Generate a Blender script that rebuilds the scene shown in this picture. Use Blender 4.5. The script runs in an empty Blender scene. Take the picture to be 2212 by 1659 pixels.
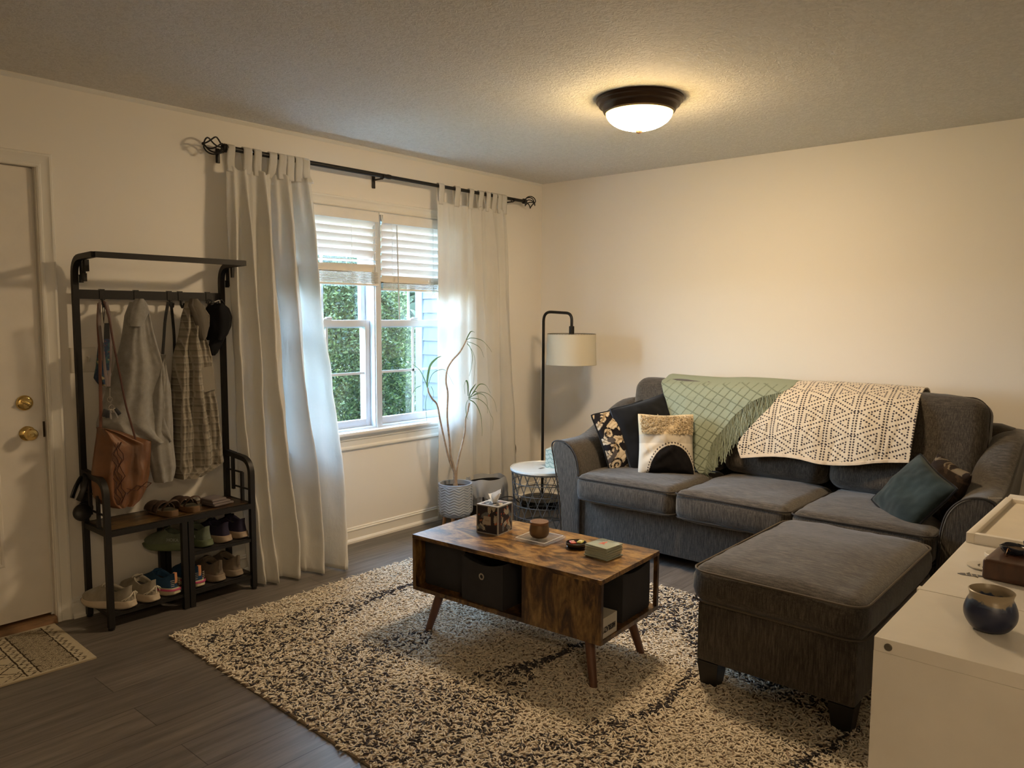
import bpy, bmesh, math, random
import numpy as np
from mathutils import Vector, Matrix
random.seed(7); rng = np.random.default_rng(7)
sc = bpy.context.scene
PI = math.pi

# ---------------------------------------------------------------- camera, sky, light, exposure
cam_d = bpy.data.cameras.new('camera'); cam = bpy.data.objects.new('camera', cam_d); sc.collection.objects.link(cam)
sc.camera = cam
cam_d.sensor_width = 36; cam_d.lens = 27.004; cam_d.clip_start = .02; cam_d.clip_end = 300
ya, pi_, ro = .858465, .0885483, .00450891
fw = Vector((math.sin(ya)*math.cos(pi_), math.cos(ya)*math.cos(pi_), -math.sin(pi_)))
r0 = Vector((math.cos(ya), -math.sin(ya), 0)); u0 = r0.cross(fw)
rt = r0*math.cos(ro)+u0*math.sin(ro); up_ = -r0*math.sin(ro)+u0*math.cos(ro)
cam.matrix_world = Matrix(((rt.x, up_.x, -fw.x, -4.78279), (rt.y, up_.y, -fw.y, -3.83048), (rt.z, up_.z, -fw.z, 1.41547), (0, 0, 0, 1)))

w = bpy.data.worlds.new('sky'); sc.world = w; w.use_nodes = True
wn = w.node_tree; bg = wn.nodes['Background']
SKY = 14.0
tc = wn.nodes.new('ShaderNodeTexCoord'); sep = wn.nodes.new('ShaderNodeSeparateXYZ'); rmp = wn.nodes.new('ShaderNodeValToRGB')
wn.links.new(tc.outputs['Generated'], sep.inputs[0]); wn.links.new(sep.outputs['Z'], rmp.inputs[0])
rmp.color_ramp.elements[0].position = 0; rmp.color_ramp.elements[0].color = (.80, .90, 1, 1)
rmp.color_ramp.elements[1].position = .7; rmp.color_ramp.elements[1].color = (.42, .66, 1, 1)
wn.links.new(rmp.outputs[0], bg.inputs[0]); bg.inputs[1].default_value = SKY
sun_d = bpy.data.lights.new('sun', 'SUN'); sun_d.energy = 6; sun_d.angle = .02; sun_d.color = (1, .95, .85)
sun = bpy.data.objects.new('sun', sun_d); sc.collection.objects.link(sun)
sun.rotation_euler = Vector((.30, -.50, 1)).to_track_quat('Z', 'Y').to_euler()   # high summer sun from behind the house
por_d = bpy.data.lights.new('window_portal', 'AREA'); por_d.shape = 'RECTANGLE'; por_d.size = 1.37; por_d.size_y = 1.35
por_d.cycles.is_portal = True
por = bpy.data.objects.new('window_portal', por_d); sc.collection.objects.link(por)
por.location = (-1.65, .16, 1.38); por.rotation_euler = (-PI/2, 0, 0)
sc.view_settings.view_transform = 'Standard'; sc.view_settings.look = 'None'
sc.view_settings.exposure = 1.38; sc.view_settings.gamma = 1; sc.view_settings.use_curve_mapping = False
sc.cycles.use_denoising = True; sc.cycles.max_bounces = 8; sc.cycles.diffuse_bounces = 5; sc.cycles.adaptive_threshold = .03
sc.cycles.transparent_max_bounces = 12; sc.cycles.caustics_reflective = False; sc.cycles.caustics_refractive = False
sc.cycles.sample_clamp_indirect = 6

# ---------------------------------------------------------------- materials
MATS = {}
def _nt(name):
    m = bpy.data.materials.new(name); m.use_nodes = True; nt = m.node_tree
    return m, nt, nt.nodes['Principled BSDF']
def _coords(nt, scale=(1, 1, 1), rot=(0, 0, 0), kind='Object'):
    t = nt.nodes.new('ShaderNodeTexCoord'); mp = nt.nodes.new('ShaderNodeMapping')
    mp.inputs['Scale'].default_value = scale; mp.inputs['Rotation'].default_value = rot
    nt.links.new(t.outputs[kind], mp.inputs[0]); return mp.outputs[0]
def _noise(nt, vec, scale, detail=3, rough=.55, dist=0):
    n = nt.nodes.new('ShaderNodeTexNoise'); n.inputs['Scale'].default_value = scale; n.inputs['Detail'].default_value = detail
    n.inputs['Roughness'].default_value = rough; n.inputs['Distortion'].default_value = dist
    nt.links.new(vec, n.inputs['Vector']); return n.outputs['Fac']
def _ramp(nt, fac, stops):
    r = nt.nodes.new('ShaderNodeValToRGB'); e = r.color_ramp.elements
    while len(e) < len(stops): e.new(.5)
    for i, (p, c) in enumerate(stops):
        e[i].position = p; e[i].color = (*c, 1) if len(c) == 3 else c
    nt.links.new(fac, r.inputs[0]); return r.outputs[0]
def _mix(nt, fac, a, b, mode='MIX'):
    m = nt.nodes.new('ShaderNodeMix'); m.data_type = 'RGBA'; m.blend_type = mode
    for s, v in ((m.inputs[0], fac), (m.inputs[6], a), (m.inputs[7], b)):
        if isinstance(v, (int, float)): s.default_value = v
        elif isinstance(v, tuple): s.default_value = (*v, 1)
        else: nt.links.new(v, s)
    return m.outputs[2]
def _bump(nt, b, h, strength, dist=.002):
    n = nt.nodes.new('ShaderNodeBump'); n.inputs['Strength'].default_value = strength; n.inputs['Distance'].default_value = dist
    nt.links.new(h, n.inputs['Height']); nt.links.new(n.outputs[0], b.inputs['Normal'])
def mat(name, col, rough=.6, metal=0, var=0, vs=8, stretch=(1, 1, 1), bump=0, bs=60, bd=.002, spec=.5, sheen=0, attr=False, coat=0, alpha=1):
    if name in MATS: return MATS[name]
    m, nt, b = _nt(name)
    b.inputs['Base Color'].default_value = (*col, 1); b.inputs['Roughness'].default_value = rough; b.inputs['Metallic'].default_value = metal
    b.inputs['Specular IOR Level'].default_value = spec; b.inputs['Sheen Weight'].default_value = sheen; b.inputs['Coat Weight'].default_value = coat
    b.inputs['Alpha'].default_value = alpha
    v = _coords(nt, stretch)
    base = None
    if attr:
        a = nt.nodes.new('ShaderNodeAttribute'); a.attribute_name = 'Col'; base = a.outputs['Color']
        nt.links.new(base, b.inputs['Base Color'])
    if var or not bump:
        vv = var or .04
        n = _noise(nt, v, vs, 4)
        f = _ramp(nt, n, [(.3, (1-vv,)*3), (.7, (1+vv,)*3)])
        c = _mix(nt, 1.0, base if base is not None else tuple(col), f, 'MULTIPLY'); nt.links.new(c, b.inputs['Base Color'])
    if bump: _bump(nt, b, _noise(nt, v, bs, 4), bump, bd)
    MATS[name] = m; return m

# ---------------------------------------------------------------- geometry helpers
C = sc.collection
class MB:
    """collects shapes and links them as ONE mesh object"""
    def __init__(s): s.v = []; s.f = []; s.mi = []; s.n = 0; s.cur = 0; s.col = []
    def add(s, vs, fs, col=None):
        vs = np.asarray(vs, float).reshape(-1, 3); s.v.append(vs)
        for f in fs: s.f.append(tuple(int(i)+s.n for i in f)); s.mi.append(s.cur)
        if col is not None: s.col.append(np.broadcast_to(np.asarray(col, float), (len(vs), 3)))
        else: s.col.append(np.ones((len(vs), 3)))
        s.n += len(vs); return s
    def box(s, c, size, rz=0, col=None, M=None, bev=0):
        x, y, z = [q/2 for q in size]
        if bev:
            b = bmesh.new(); bmesh.ops.create_cube(b, size=1)
            for q in b.verts: q.co = Vector((q.co.x*size[0], q.co.y*size[1], q.co.z*size[2]))
            bmesh.ops.bevel(b, geom=b.edges[:], offset=bev, segments=2, affect='EDGES', profile=.5)
            P = np.array([q.co[:] for q in b.verts]); b.verts.index_update(); F = [[q.index for q in f.verts] for f in b.faces]; b.free()
        else:
            P = np.array([(a, b_, d) for d in (-z, z) for b_ in (-y, y) for a in (-x, x)])
            F = [(0, 2, 3, 1), (4, 5, 7, 6), (0, 1, 5, 4), (2, 6, 7, 3), (0, 4, 6, 2), (1, 3, 7, 5)]
        if M is not None: P = P @ np.array(M.to_3x3()).T
        if rz: cs, sn = math.cos(rz), math.sin(rz); P = P @ np.array([[cs, sn, 0], [-sn, cs, 0], [0, 0, 1]])
        return s.add(P+np.array(c), F, col)
    def b2(s, lo, hi, bev=0, col=None):
        return s.box([(a+b)/2 for a, b in zip(lo, hi)], [b-a for a, b in zip(lo, hi)], bev=bev, col=col)
    def tube(s, pts, r, n=10, closed=False, cap=True, col=None, sq=1.0, up=None):
        P = np.asarray(pts, float); k = len(P); R_ = np.broadcast_to(np.asarray(r, float), (k,))
        T = np.zeros_like(P)
        if closed: T = np.roll(P, -1, 0)-np.roll(P, 1, 0)
        else: T[1:-1] = P[2:]-P[:-2]; T[0] = P[1]-P[0]; T[-1] = P[-1]-P[-2]
        T /= np.linalg.norm(T, axis=1)[:, None]+1e-12
        a = np.array(up, float) if up is not None else (np.array([0, 0, 1.]) if abs(T[0][2]) < .9 else np.array([1., 0, 0]))
        vs = []; U = a-T[0]*(a@T[0]); U /= np.linalg.norm(U)
        for i in range(k):
            U = U-T[i]*(U@T[i]); nn = np.linalg.norm(U)
            if nn < 1e-6: U = np.cross(T[i], [1, 0, 0]); nn = np.linalg.norm(U)
            U /= nn; V = np.cross(T[i], U)
            th = np.arange(n)*2*PI/n+(PI/4 if n == 4 else 0)
            vs.append(P[i]+R_[i]*(np.outer(np.cos(th), U)+np.outer(np.sin(th)*sq, V)))
        F = []
        for i in range(k if closed else k-1):
            j = (i+1) % k
            for q in range(n): F.append((i*n+q, i*n+(q+1) % n, j*n+(q+1) % n, j*n+q))
        if cap and not closed: F.append(tuple(range(n))[::-1]); F.append(tuple((k-1)*n+q for q in range(n)))
        return s.add(np.concatenate(vs), F, col)
    def lathe(s, prof, c=(0, 0, 0), n=32, col=None, capb=True, capt=False, M=None):
        prof = np.asarray(prof, float); th = np.arange(n)*2*PI/n
        V = np.array([[r*math.cos(t), r*math.sin(t), z] for r, z in prof for t in th])
        if M is not None: V = V @ np.array(M.to_3x3()).T
        F = [(i*n+q, i*n+(q+1) % n, (i+1)*n+(q+1) % n, (i+1)*n+q) for i in range(len(prof)-1) for q in range(n)]
        if capb: F.append(tuple(range(n))[::-1])
        if capt: F.append(tuple((len(prof)-1)*n+q for q in range(n)))
        return s.add(V+np.array(c), F, col)
    def grid(s, P, closed_u=False, closed_v=False, col=None, flip=False):
        P = np.asarray(P, float); a, b = P.shape[:2]; F = []
        for i in range(a if closed_u else a-1):
            for j in range(b if closed_v else b-1):
                q = (i*b+j, ((i+1) % a)*b+j, ((i+1) % a)*b+(j+1) % b, i*b+(j+1) % b)
                F.append(q[::-1] if flip else q)
        return s.add(P.reshape(-1, 3), F, None if col is None else np.asarray(col).reshape(-1, 3))
    def prism(s, poly, y0, y1, axis='y', col=None):
        k = len(poly)
        def mk(p, t): return (p[0], t, p[1]) if axis == 'y' else ((t, p[0], p[1]) if axis == 'x' else (p[0], p[1], t))
        V = [mk(p, y0) for p in poly]+[mk(p, y1) for p in poly]
        F = [(i, (i+1) % k, (i+1) % k+k, i+k) for i in range(k)]+[tuple(range(k))[::-1], tuple(range(k, 2*k))]
        return s.add(V, F, col)
    def build(s, name, m, parent=None, smooth=True, colattr=False, angle=35, loc=None, sub=0, thick=0, recalc=True):
        me = bpy.data.meshes.new(name); me.from_pydata(np.concatenate(s.v).tolist(), [], s.f)
        for q in (m if isinstance(m, (list, tuple)) else [m]): me.materials.append(q)
        if len(me.materials) > 1: me.polygons.foreach_set('material_index', s.mi)
        if colattr:
            a = me.color_attributes.new('Col', 'FLOAT_COLOR', 'POINT')
            cc = np.concatenate(s.col); a.data.foreach_set('color', np.hstack([cc, np.ones((len(cc), 1))]).ravel())
        if recalc:
            b = bmesh.new(); b.from_mesh(me); bmesh.ops.recalc_face_normals(b, faces=b.faces[:]); b.to_mesh(me); b.free()
        if smooth:
            me.polygons.foreach_set('use_smooth', [True]*len(me.polygons))
            me.set_sharp_from_angle(angle=math.radians(angle))
        me.update()
        o = bpy.data.objects.new(name, me); C.objects.link(o)
        if parent is not None: o.parent = parent; o.matrix_parent_inverse = Matrix()
        if loc is not None: o.location = loc
        if thick: md = o.modifiers.new('solid', 'SOLIDIFY'); md.thickness = thick; md.offset = 0
        if sub: md = o.modifiers.new('sub', 'SUBSURF'); md.levels = sub; md.render_levels = sub
        return o
def tag(o, label, cat, group=None, kind=None):
    o['label'] = label
    if cat: o['category'] = cat
    if group: o['group'] = group
    if kind: o['kind'] = kind
    return o
def thing(name, label, cat, loc=(0, 0, 0), rz=0, group=None):
    o = bpy.data.objects.new(name, None); C.objects.link(o); o.location = loc; o.rotation_euler = (0, 0, rz); o.empty_display_size = .05
    return tag(o, label, cat, group)
def struct(o, kind='structure'): o['kind'] = kind; return o
def dup(root, loc, rz, label):
    r = root.copy(); C.objects.link(r); r.location = loc; r.rotation_euler = (0, 0, rz); r['label'] = label
    def rec(a, b):
        for ch in [q for q in bpy.data.objects if q.parent == a and q != b]:
            c = ch.copy(); C.objects.link(c); c.parent = b; c.matrix_parent_inverse = Matrix(); rec(ch, c)
    rec(root, r); return r
def bez(pts, n=8):
    """smooth Catmull-Rom line through points"""
    P = np.asarray(pts, float); P = np.vstack([2*P[0]-P[1], P, 2*P[-1]-P[-2]]); out = []
    for i in range(1, len(P)-2):
        for t in np.arange(n)/n:
            out.append(.5*((2*P[i])+(-P[i-1]+P[i+1])*t+(2*P[i-1]-5*P[i]+4*P[i+1]-P[i+2])*t*t+(-P[i-1]+3*P[i]-3*P[i+1]+P[i+2])*t**3))
    out.append(P[-2]); return np.array(out)
def round_path(pts, r, n=6):
    """polyline with rounded corners"""
    P = [np.array(p, float) for p in pts]; out = [P[0]]
    for i in range(1, len(P)-1):
        a = P[i-1]-P[i]; b = P[i+1]-P[i]; la, lb = np.linalg.norm(a), np.linalg.norm(b); rr = min(r, la/2.01, lb/2.01)
        A = P[i]+a/la*rr; B = P[i]+b/lb*rr
        for t in np.linspace(0, 1, n): out.append((1-t)**2*A+2*t*(1-t)*P[i]+t*t*B)
    out.append(P[-1]); return np.array(out)
def vnoise(P, scale, seed=0, octv=3):
    """cheap smooth pseudo noise, vectorised"""
    P = np.asarray(P, float)*scale; r = np.random.default_rng(seed); v = np.zeros(P.shape[:-1]); amp = 1; tot = 0
    for o in range(octv):
        for k in range(4):
            d = r.normal(size=3); d /= np.linalg.norm(d); ph = r.uniform(0, 6.28)
            v += amp*np.sin(P@d*(1.3+.35*k)*2**o+ph+1.3*np.sin(P@np.roll(d, 1)*.9*2**o+ph*2))
        tot += amp*4; amp *= .5
    return v/tot*1.6
def cushion(size, r, n=14, puff=(0, 0, 0), seed=0, wrinkle=0, shape=None):
    """rounded cushion: returns vertex array and faces, centred at origin"""
    sx, sy, sz = [q/2 for q in size]; key = {}; V = []; F = []
    def g(k): return np.linspace(-1, 1, k)
    nx = max(3, int(n*sx/max(sx, sy, sz)))+2; ny = max(3, int(n*sy/max(sx, sy, sz)))+2; nz = max(3, int(n*sz/max(sx, sy, sz)))+2
    def idx(p):
        k = tuple(np.round(p, 5))
        if k not in key: key[k] = len(V); V.append(p)
        return key[k]
    for ax, (na, nb) in ((0, (ny, nz)), (1, (nx, nz)), (2, (nx, ny))):
        for sgn in (-1, 1):
            A, B = g(na), g(nb); I = np.zeros((na, nb), int)
            for i, a in enumerate(A):
                for j, b in enumerate(B):
                    p = [a, b]; p.insert(ax, sgn); I[i, j] = idx(np.array(p, float))
            for i in range(na-1):
                for j in range(nb-1): F.append((I[i, j], I[i+1, j], I[i+1, j+1], I[i, j+1]))
    U = np.array(V); S = np.array([sx, sy, sz])
    # move the grid lines towards the edges so that rounding is well sampled
    U2 = np.sign(U)*(np.abs(U)**.75); P = U2*S
    inner = np.maximum(S-r, 1e-4); Q = np.clip(P, -inner, inner); D = P-Q; L = np.linalg.norm(D, axis=1)
    D = np.where(L[:, None] > 1e-9, D/np.maximum(L, 1e-9)[:, None]*np.minimum(r, np.max(np.abs(D), axis=1))[:, None], 0)
    P = Q+D
    X = P/S
    fz = (1-X[:, 0]**2)*(1-X[:, 1]**2); fx = (1-X[:, 1]**2)*(1-X[:, 2]**2); fy = (1-X[:, 0]**2)*(1-X[:, 2]**2)
    P[:, 2] += np.sign(P[:, 2])*puff[2]*fz*np.abs(X[:, 2]); P[:, 0] += np.sign(P[:, 0])*puff[0]*fx*np.abs(X[:, 0]); P[:, 1] += np.sign(P[:, 1])*puff[1]*fy*np.abs(X[:, 1])
    if wrinkle: P += (vnoise(P+seed, 9, seed)*wrinkle)[:, None]*np.array([.6, .6, 1])+vnoise(P+seed, 22, seed+3)[:, None]*wrinkle*.3
    if shape is not None: P = shape(P)
    return P, F
def rect_loop(hx, hy, r, z, n=6):
    out = []
    for cx, cy, a0 in ((hx-r, hy-r, 0), (-hx+r, hy-r, PI/2), (-hx+r, -hy+r, PI), (hx-r, -hy+r, 1.5*PI)):
        for t in np.linspace(0, PI/2, n): out.append((cx+r*math.cos(a0+t), cy+r*math.sin(a0+t), z))
    return np.array(out)


# ---------------------------------------------------------------- room shell
RX0, RY0, H = -6.4, -6.0, 2.44
def m_wall():
    m, nt, b = _nt('cream_paint'); v = _coords(nt)
    b.inputs['Base Color'].default_value = (.82, .785, .72, 1); b.inputs['Roughness'].default_value = .55
    _bump(nt, b, _noise(nt, v, 90, 3), .12, .001); return m
WALL = m_wall()
def m_ceiling():
    m, nt, b = _nt('textured_ceiling'); v = _coords(nt)
    b.inputs['Roughness'].default_value = .85
    n1 = _noise(nt, v, 46, 4, .6, 1.2); n2 = _noise(nt, v, 9, 2)
    c = _ramp(nt, n1, [(.35, (.66, .64, .60)), (.6, (.76, .74, .70))]); nt.links.new(c, b.inputs['Base Color'])
    h = _mix(nt, .5, _ramp(nt, n1, [(.42, (0, 0, 0)), (.58, (1, 1, 1))]), n2)
    _bump(nt, b, h, .6, .005); return m
TRIM = mat('white_trim_paint', (.80, .78, .72), .35, bump=.05, bs=30)
SASH = mat('white_vinyl_sash', (.60, .64, .68), .3)
def m_floor():
    m, nt, b = _nt('grey_plank_floor'); v = _coords(nt)
    br = nt.nodes.new('ShaderNodeTexBrick'); br.offset = .37; br.inputs['Scale'].default_value = 1
    br.inputs['Brick Width'].default_value = 1.22; br.inputs['Row Height'].default_value = .178; br.inputs['Mortar Size'].default_value = .0016
    br.inputs['Color1'].default_value = (.86, .86, .86, 1); br.inputs['Color2'].default_value = (1.14, 1.12, 1.1, 1); br.inputs['Mortar'].default_value = (.35, .34, .33, 1)
    br.inputs['Bias'].default_value = 0
    nt.links.new(v, br.inputs['Vector'])
    v2 = _coords(nt, (1.2, 16, 1)); g1 = _noise(nt, v2, 2.2, 5, .6, .6); v3 = _coords(nt, (3, 70, 1)); g2 = _noise(nt, v3, 3, 3)
    c = _ramp(nt, g1, [(.25, (.075, .066, .060)), (.5, (.135, .120, .108)), (.75, (.19, .172, .155))])
    c = _mix(nt, .35, c, _mix(nt, 1.0, c, _ramp(nt, g2, [(.3, (.6, .6, .6)), (.7, (1.3, 1.3, 1.3))]), 'MULTIPLY'))
    c = _mix(nt, 1.0, c, br.outputs['Color'], 'MULTIPLY'); nt.links.new(c, b.inputs['Base Color'])
    b.inputs['Roughness'].default_value = .42; b.inputs['Specular IOR Level'].default_value = .5
    _bump(nt, b, _mix(nt, .5, g1, br.outputs['Fac']), .12, .001); return m
o = MB().b2((RX0-.2, RY0-.2, -.12), (.2, .2, 0)).build('floor', m_floor(), smooth=False); struct(o)
o = MB().b2((RX0-.2, RY0-.2, H), (.2, .2, H+.1)).build('ceiling', m_ceiling(), smooth=False); struct(o)
WX0, WX1, WZ0, WZ1 = -2.335, -.965, .70, 2.06
DX0, DX1, DZ1 = -4.49, -3.555, 2.055
b = MB(); T = .15
b.b2((RX0, 0, 0), (DX0, T, H)).b2((DX0, 0, DZ1), (DX1, T, H)).b2((DX1, 0, 0), (WX0, T, H)).b2((WX0, 0, 0), (WX1, T, WZ0)).b2((WX0, 0, WZ1), (WX1, T, H)).b2((WX1, 0, 0), (0, T, H))
struct(b.build('wall_back', WALL, smooth=False))
struct(MB().b2((0, RY0, 0), (.12, .15, H)).build('wall_right', WALL, smooth=False))
struct(MB().b2((RX0-.12, RY0, 0), (RX0, .15, H)).build('wall_left', WALL, smooth=False))
struct(MB().b2((RX0, RY0-.12, 0), (.12, RY0, H)).build('wall_front', WALL, smooth=False))
# baseboards: board with a rounded top bead and a shoe moulding
BP = [(0, 0), (-.030, 0), (-.029, .012), (-.022, .020), (-.013, .024), (-.012, .070), (-.016, .074), (-.016, .079), (-.009, .083), (-.010, .089), (-.004, .094), (0, .094)]
def baseb(name, a, bb, axis):
    bb_ = MB()
    if axis == 'x': bb_.prism([(p[0], p[1]) for p in BP], a, bb, 'x')
    else: bb_.prism([(p[0], p[1]) for p in BP], a, bb, 'y')
    return struct(bb_.build(name, TRIM, angle=20))
o = baseb('baseboard_back', -3.49, 0, 'x'); o2 = baseb('baseboard_left', RX0, DX0-.065, 'x'); baseb('baseboard_right', RY0, 0, 'y')
# thin cove where ceiling meets the window wall
struct(MB().prism([(0, H), (-.014, H), (-.016, H-.006), (-.006, H-.016), (0, H-.020)], RX0, 0, 'x').build('trim_1', TRIM))
# casing swept round an opening: profile = (distance outward from the opening, projection into the room)
CP = [(0, 0), (0, .010), (.006, .013), (.014, .013), (.018, .010), (.030, .012), (.044, .016), (.050, .020), (.058, .020), (.062, .012), (.064, 0)]
def casing(name, x0, x1, z0, z1, bottom=False):
    b = MB(); rows = []
    for d, pr in CP:
        rows.append([(x0-d, -pr, z0), (x0-d, -pr, z1+d), (x1+d, -pr, z1+d), (x1+d, -pr, z0)])
    b.grid(np.array(rows)); return struct(b.build(name, TRIM, angle=20))
casing('trim_2', DX0-.002, DX1+.004, 0, DZ1)
casing('trim_3', WX0, WX1, WZ0, WZ1)

# ---------------------------------------------------------------- entry door
DOORP = mat('cream_door_paint', (.79, .745, .67), .38)
door = bpy.data.objects.new('door_1', None); C.objects.link(door); struct(door); door['label'] = 'cream six-panel entry door at the left edge'
b = MB(); x0, x1, z0, z1 = -4.475, -3.566, .045, 2.050; yf = .018
b.b2((x0, yf, z0), (x1, yf+.044, z1))
b.build('door_panel', DOORP, door, smooth=False)
for i, (a, c, e, f) in enumerate([(-3.74, -3.995, .30, .80), (-3.74, -3.995, .95, 1.56), (-3.74, -3.995, 1.68, 1.93), (-4.055, -4.31, .30, .80), (-4.055, -4.31, .95, 1.56), (-4.055, -4.31, 1.68, 1.93)]):
    rows = []
    for d, pr in ((0, 0), (.004, .004), (.014, .0045), (.020, -.001), (.024, .001), (.04, .004), (.05, .0045)):
        rows.append([(a-d, yf-pr, e+d), (c+d, yf-pr, e+d), (c+d, yf-pr, f-d), (a-d, yf-pr, f-d)])
    m_ = MB(); m_.grid(np.array(rows), closed_v=True); m_.add(rows[-1], [(0, 1, 2, 3)]); m_.build('raised_panel', DOORP, door, angle=15)
BRASS = mat('polished_brass', (.72, .52, .20), .18, 1)
RY = Matrix.Rotation(PI/2, 3, 'X')   # lathe axis turned to face the room (-y)
def pol(c, prof, b=None): b = b or MB(); b.lathe(prof, c, 28, M=RY); return b
b = pol((-3.634, yf, 1.021), [(0.034, 0), (.034, .004), (.030, .010), (.024, .013), (.0, .014)])
d1 = b.build('deadbolt', BRASS, door); MB().box((-3.634, yf-.024, 1.021), (.040, .014, .011), M=Matrix.Rotation(.5, 3, 'Y'), bev=.003).build('thumb_turn', BRASS, d1)
b = pol((-3.629, yf, .884), [(.033, 0), (.033, .004), (.028, .010), (.014, .014), (.011, .030), (.020, .036), (.0265, .046), (.0265, .058), (.021, .066), (.010, .067), (.009, .064), (0, .064)])
k1 = b.build('door_knob', BRASS, door); MB().box((-3.629, yf-.068, .884), (.012, .006, .004)).build('lock_button', BRASS, k1)
MB().b2((-3.566, yf+.002, .86), (-3.556, yf+.03, .93)).build('strike_plate', mat('dark_bronze_strike', (.05, .035, .02), .4, .6), door)
b = MB(); b.b2((DX0, -.006, 0), (DX1, T, .030)); b.prism([(-.020, 0), (-.006, 0), (-.006, .028), (-.012, .028)], DX0, DX1, 'x')
struct(b.build('trim_4', mat('worn_oak_threshold', (.22, .12, .055), .5, var=.3, vs=10, stretch=(1, 12, 1)), smooth=False))
b = MB(); b.b2((DX0, .012, .03), (DX0+.012, T, DZ1)).b2((DX1-.010, .03, .03), (DX1, T, DZ1)).b2((DX0, .03, DZ1-.003), (DX1, T, DZ1+.001)).b2((DX0, .07, .03), (DX1, T, DZ1)); struct(b.build('trim_5', TRIM, smooth=False))

# ---------------------------------------------------------------- window: two double-hung units
win = bpy.data.objects.new('window_1', None); C.objects.link(win); struct(win); win['label'] = 'white double window with two double-hung sashes'
def m_glass():
    m, nt, b = _nt('window_glass'); nt.nodes.remove(b)
    t = nt.nodes.new('ShaderNodeBsdfTransparent'); g = nt.nodes.new('ShaderNodeBsdfGlossy'); mx = nt.nodes.new('ShaderNodeMixShader')
    t.inputs[0].default_value = (.93, .97, .98, 1); g.inputs['Roughness'].default_value = .02; mx.inputs[0].default_value = .06
    nt.links.new(t.outputs[0], mx.inputs[1]); nt.links.new(g.outputs[0], mx.inputs[2]); nt.links.new(mx.outputs[0], nt.nodes['Material Output'].inputs[0]); return m
GLASS = m_glass()
b = MB(); XM = -1.648
b.b2((WX0, -.004, WZ0), (WX0+.02, T, WZ1)).b2((WX1-.02, -.004, WZ0), (WX1, T, WZ1)).b2((WX0, -.004, WZ1-.02), (WX1, T, WZ1)).b2((WX0, -.0, WZ0-.02), (WX1, T, WZ0+.012))
b.b2((XM-.030, .0, WZ0), (XM+.030, T, WZ1), bev=.004)
b.b2((XM-.022, -.008, WZ0), (XM+.022, .0, WZ1), bev=.003)
b.build('window_frame', SASH, win, angle=30)
for s0, s1 in ((WX0+.02, XM-.030), (XM+.030, WX1-.02)):
    for (y0, za, zb, nm) in ((.045, WZ0+.012, 1.385, 'lower_sash'), (.085, 1.335, WZ1-.02, 'upper_sash')):
        f = MB(); st = .037
        for (lo, hi) in (((s0, y0, za), (s0+st, y0+.032, zb)), ((s1-st, y0, za), (s1, y0+.032, zb)), ((s0+st-.001, y0+.001, za), (s1-st+.001, y0+.031, za+.045)), ((s0+st-.001, y0+.001, zb-.043), (s1-st+.001, y0+.031, zb))):
            f.b2(lo, hi, bev=.003)
        gx0, gx1, gz0, gz1 = s0+st, s1-st, za+.045, zb-.043
        fr = f.build(nm, SASH, win, angle=30)
        g = MB(); xc = (gx0+gx1)/2; zc = (gz0+gz1)/2
        g.b2((xc-.008, y0+.012, gz0), (xc+.008, y0+.020, gz1)).b2((gx0, y0+.012, zc-.008), (gx1, y0+.020, zc+.008))
        g.build('glazing_bar', SASH, fr, smooth=False)
        MB().b2((gx0, y0+.014, gz0), (gx1, y0+.018, gz1)).build('window_pane', GLASS, fr, smooth=False)
        if nm == 'lower_sash':
            l = MB(); l.b2((xc-.03, y0-.002, zb-.002), (xc+.03, y0+.03, zb+.010), bev=.003).b2((xc-.012, y0-.006, zb+.008), (xc+.03, y0+.012, zb+.018), bev=.003); l.build('sash_lock', SASH, fr)
b = MB(); b.b2((WX0-.075, -.052, WZ0-.022), (WX1+.075, .05, WZ0), bev=.007)
struct(b.build('window_sill_1', mat('white_sill_paint', (.82, .82, .80), .3), angle=40))
b = MB(); b.prism([(0, .678), (-.036, .678), (-.034, .668), (-.020, .660), (-.022, .648), (-.014, .640), (-.012, .610), (-.018, .600), (-.018, .590), (-.008, .582), (0, .582)], WX0-.06, WX1+.06, 'x')
struct(b.build('trim_6', TRIM, angle=20))

# ---------------------------------------------------------------- what stands outside the window
def foliage(n, fn, size, cols, seed, aspect=2.2):
    r = np.random.default_rng(seed); P, Nn = fn(n, r); 
    d = r.normal(size=(n, 3))*.8+Nn+np.array([0, 0, .25]); d /= np.linalg.norm(d, axis=1)[:, None]
    e = np.cross(d, r.normal(size=(n, 3))); e /= np.linalg.norm(e, axis=1)[:, None]
    s = size*r.uniform(.6, 1.4, (n, 1)); A = P-e*s/aspect/2; B = P+e*s/aspect/2; Cc = P+d*s+e*s*.1; D = P+d*s*.5-e*s*.35
    V = np.stack([A, B, Cc, D], 1).reshape(-1, 3)
    c = np.array(cols)[r.integers(0, len(cols), n)]*r.uniform(.7, 1.25, (n, 1)); return V, c
def leaf_obj(name, V, c, m, parent):
    n = len(V)//4; me = bpy.data.meshes.new(name); me.vertices.add(len(V)); me.vertices.foreach_set('co', V.ravel())
    me.loops.add(4*n); me.loops.foreach_set('vertex_index', np.arange(4*n)); me.polygons.add(n); me.polygons.foreach_set('loop_start', np.arange(n)*4)
    me.update(calc_edges=True); a = me.color_attributes.new('Col', 'FLOAT_COLOR', 'POINT')
    a.data.foreach_set('color', np.hstack([np.repeat(c, 4, 0), np.ones((4*n, 1))]).ravel()); me.materials.append(m)
    o = bpy.data.objects.new(name, me); C.objects.link(o); o.parent = parent; return o
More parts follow.
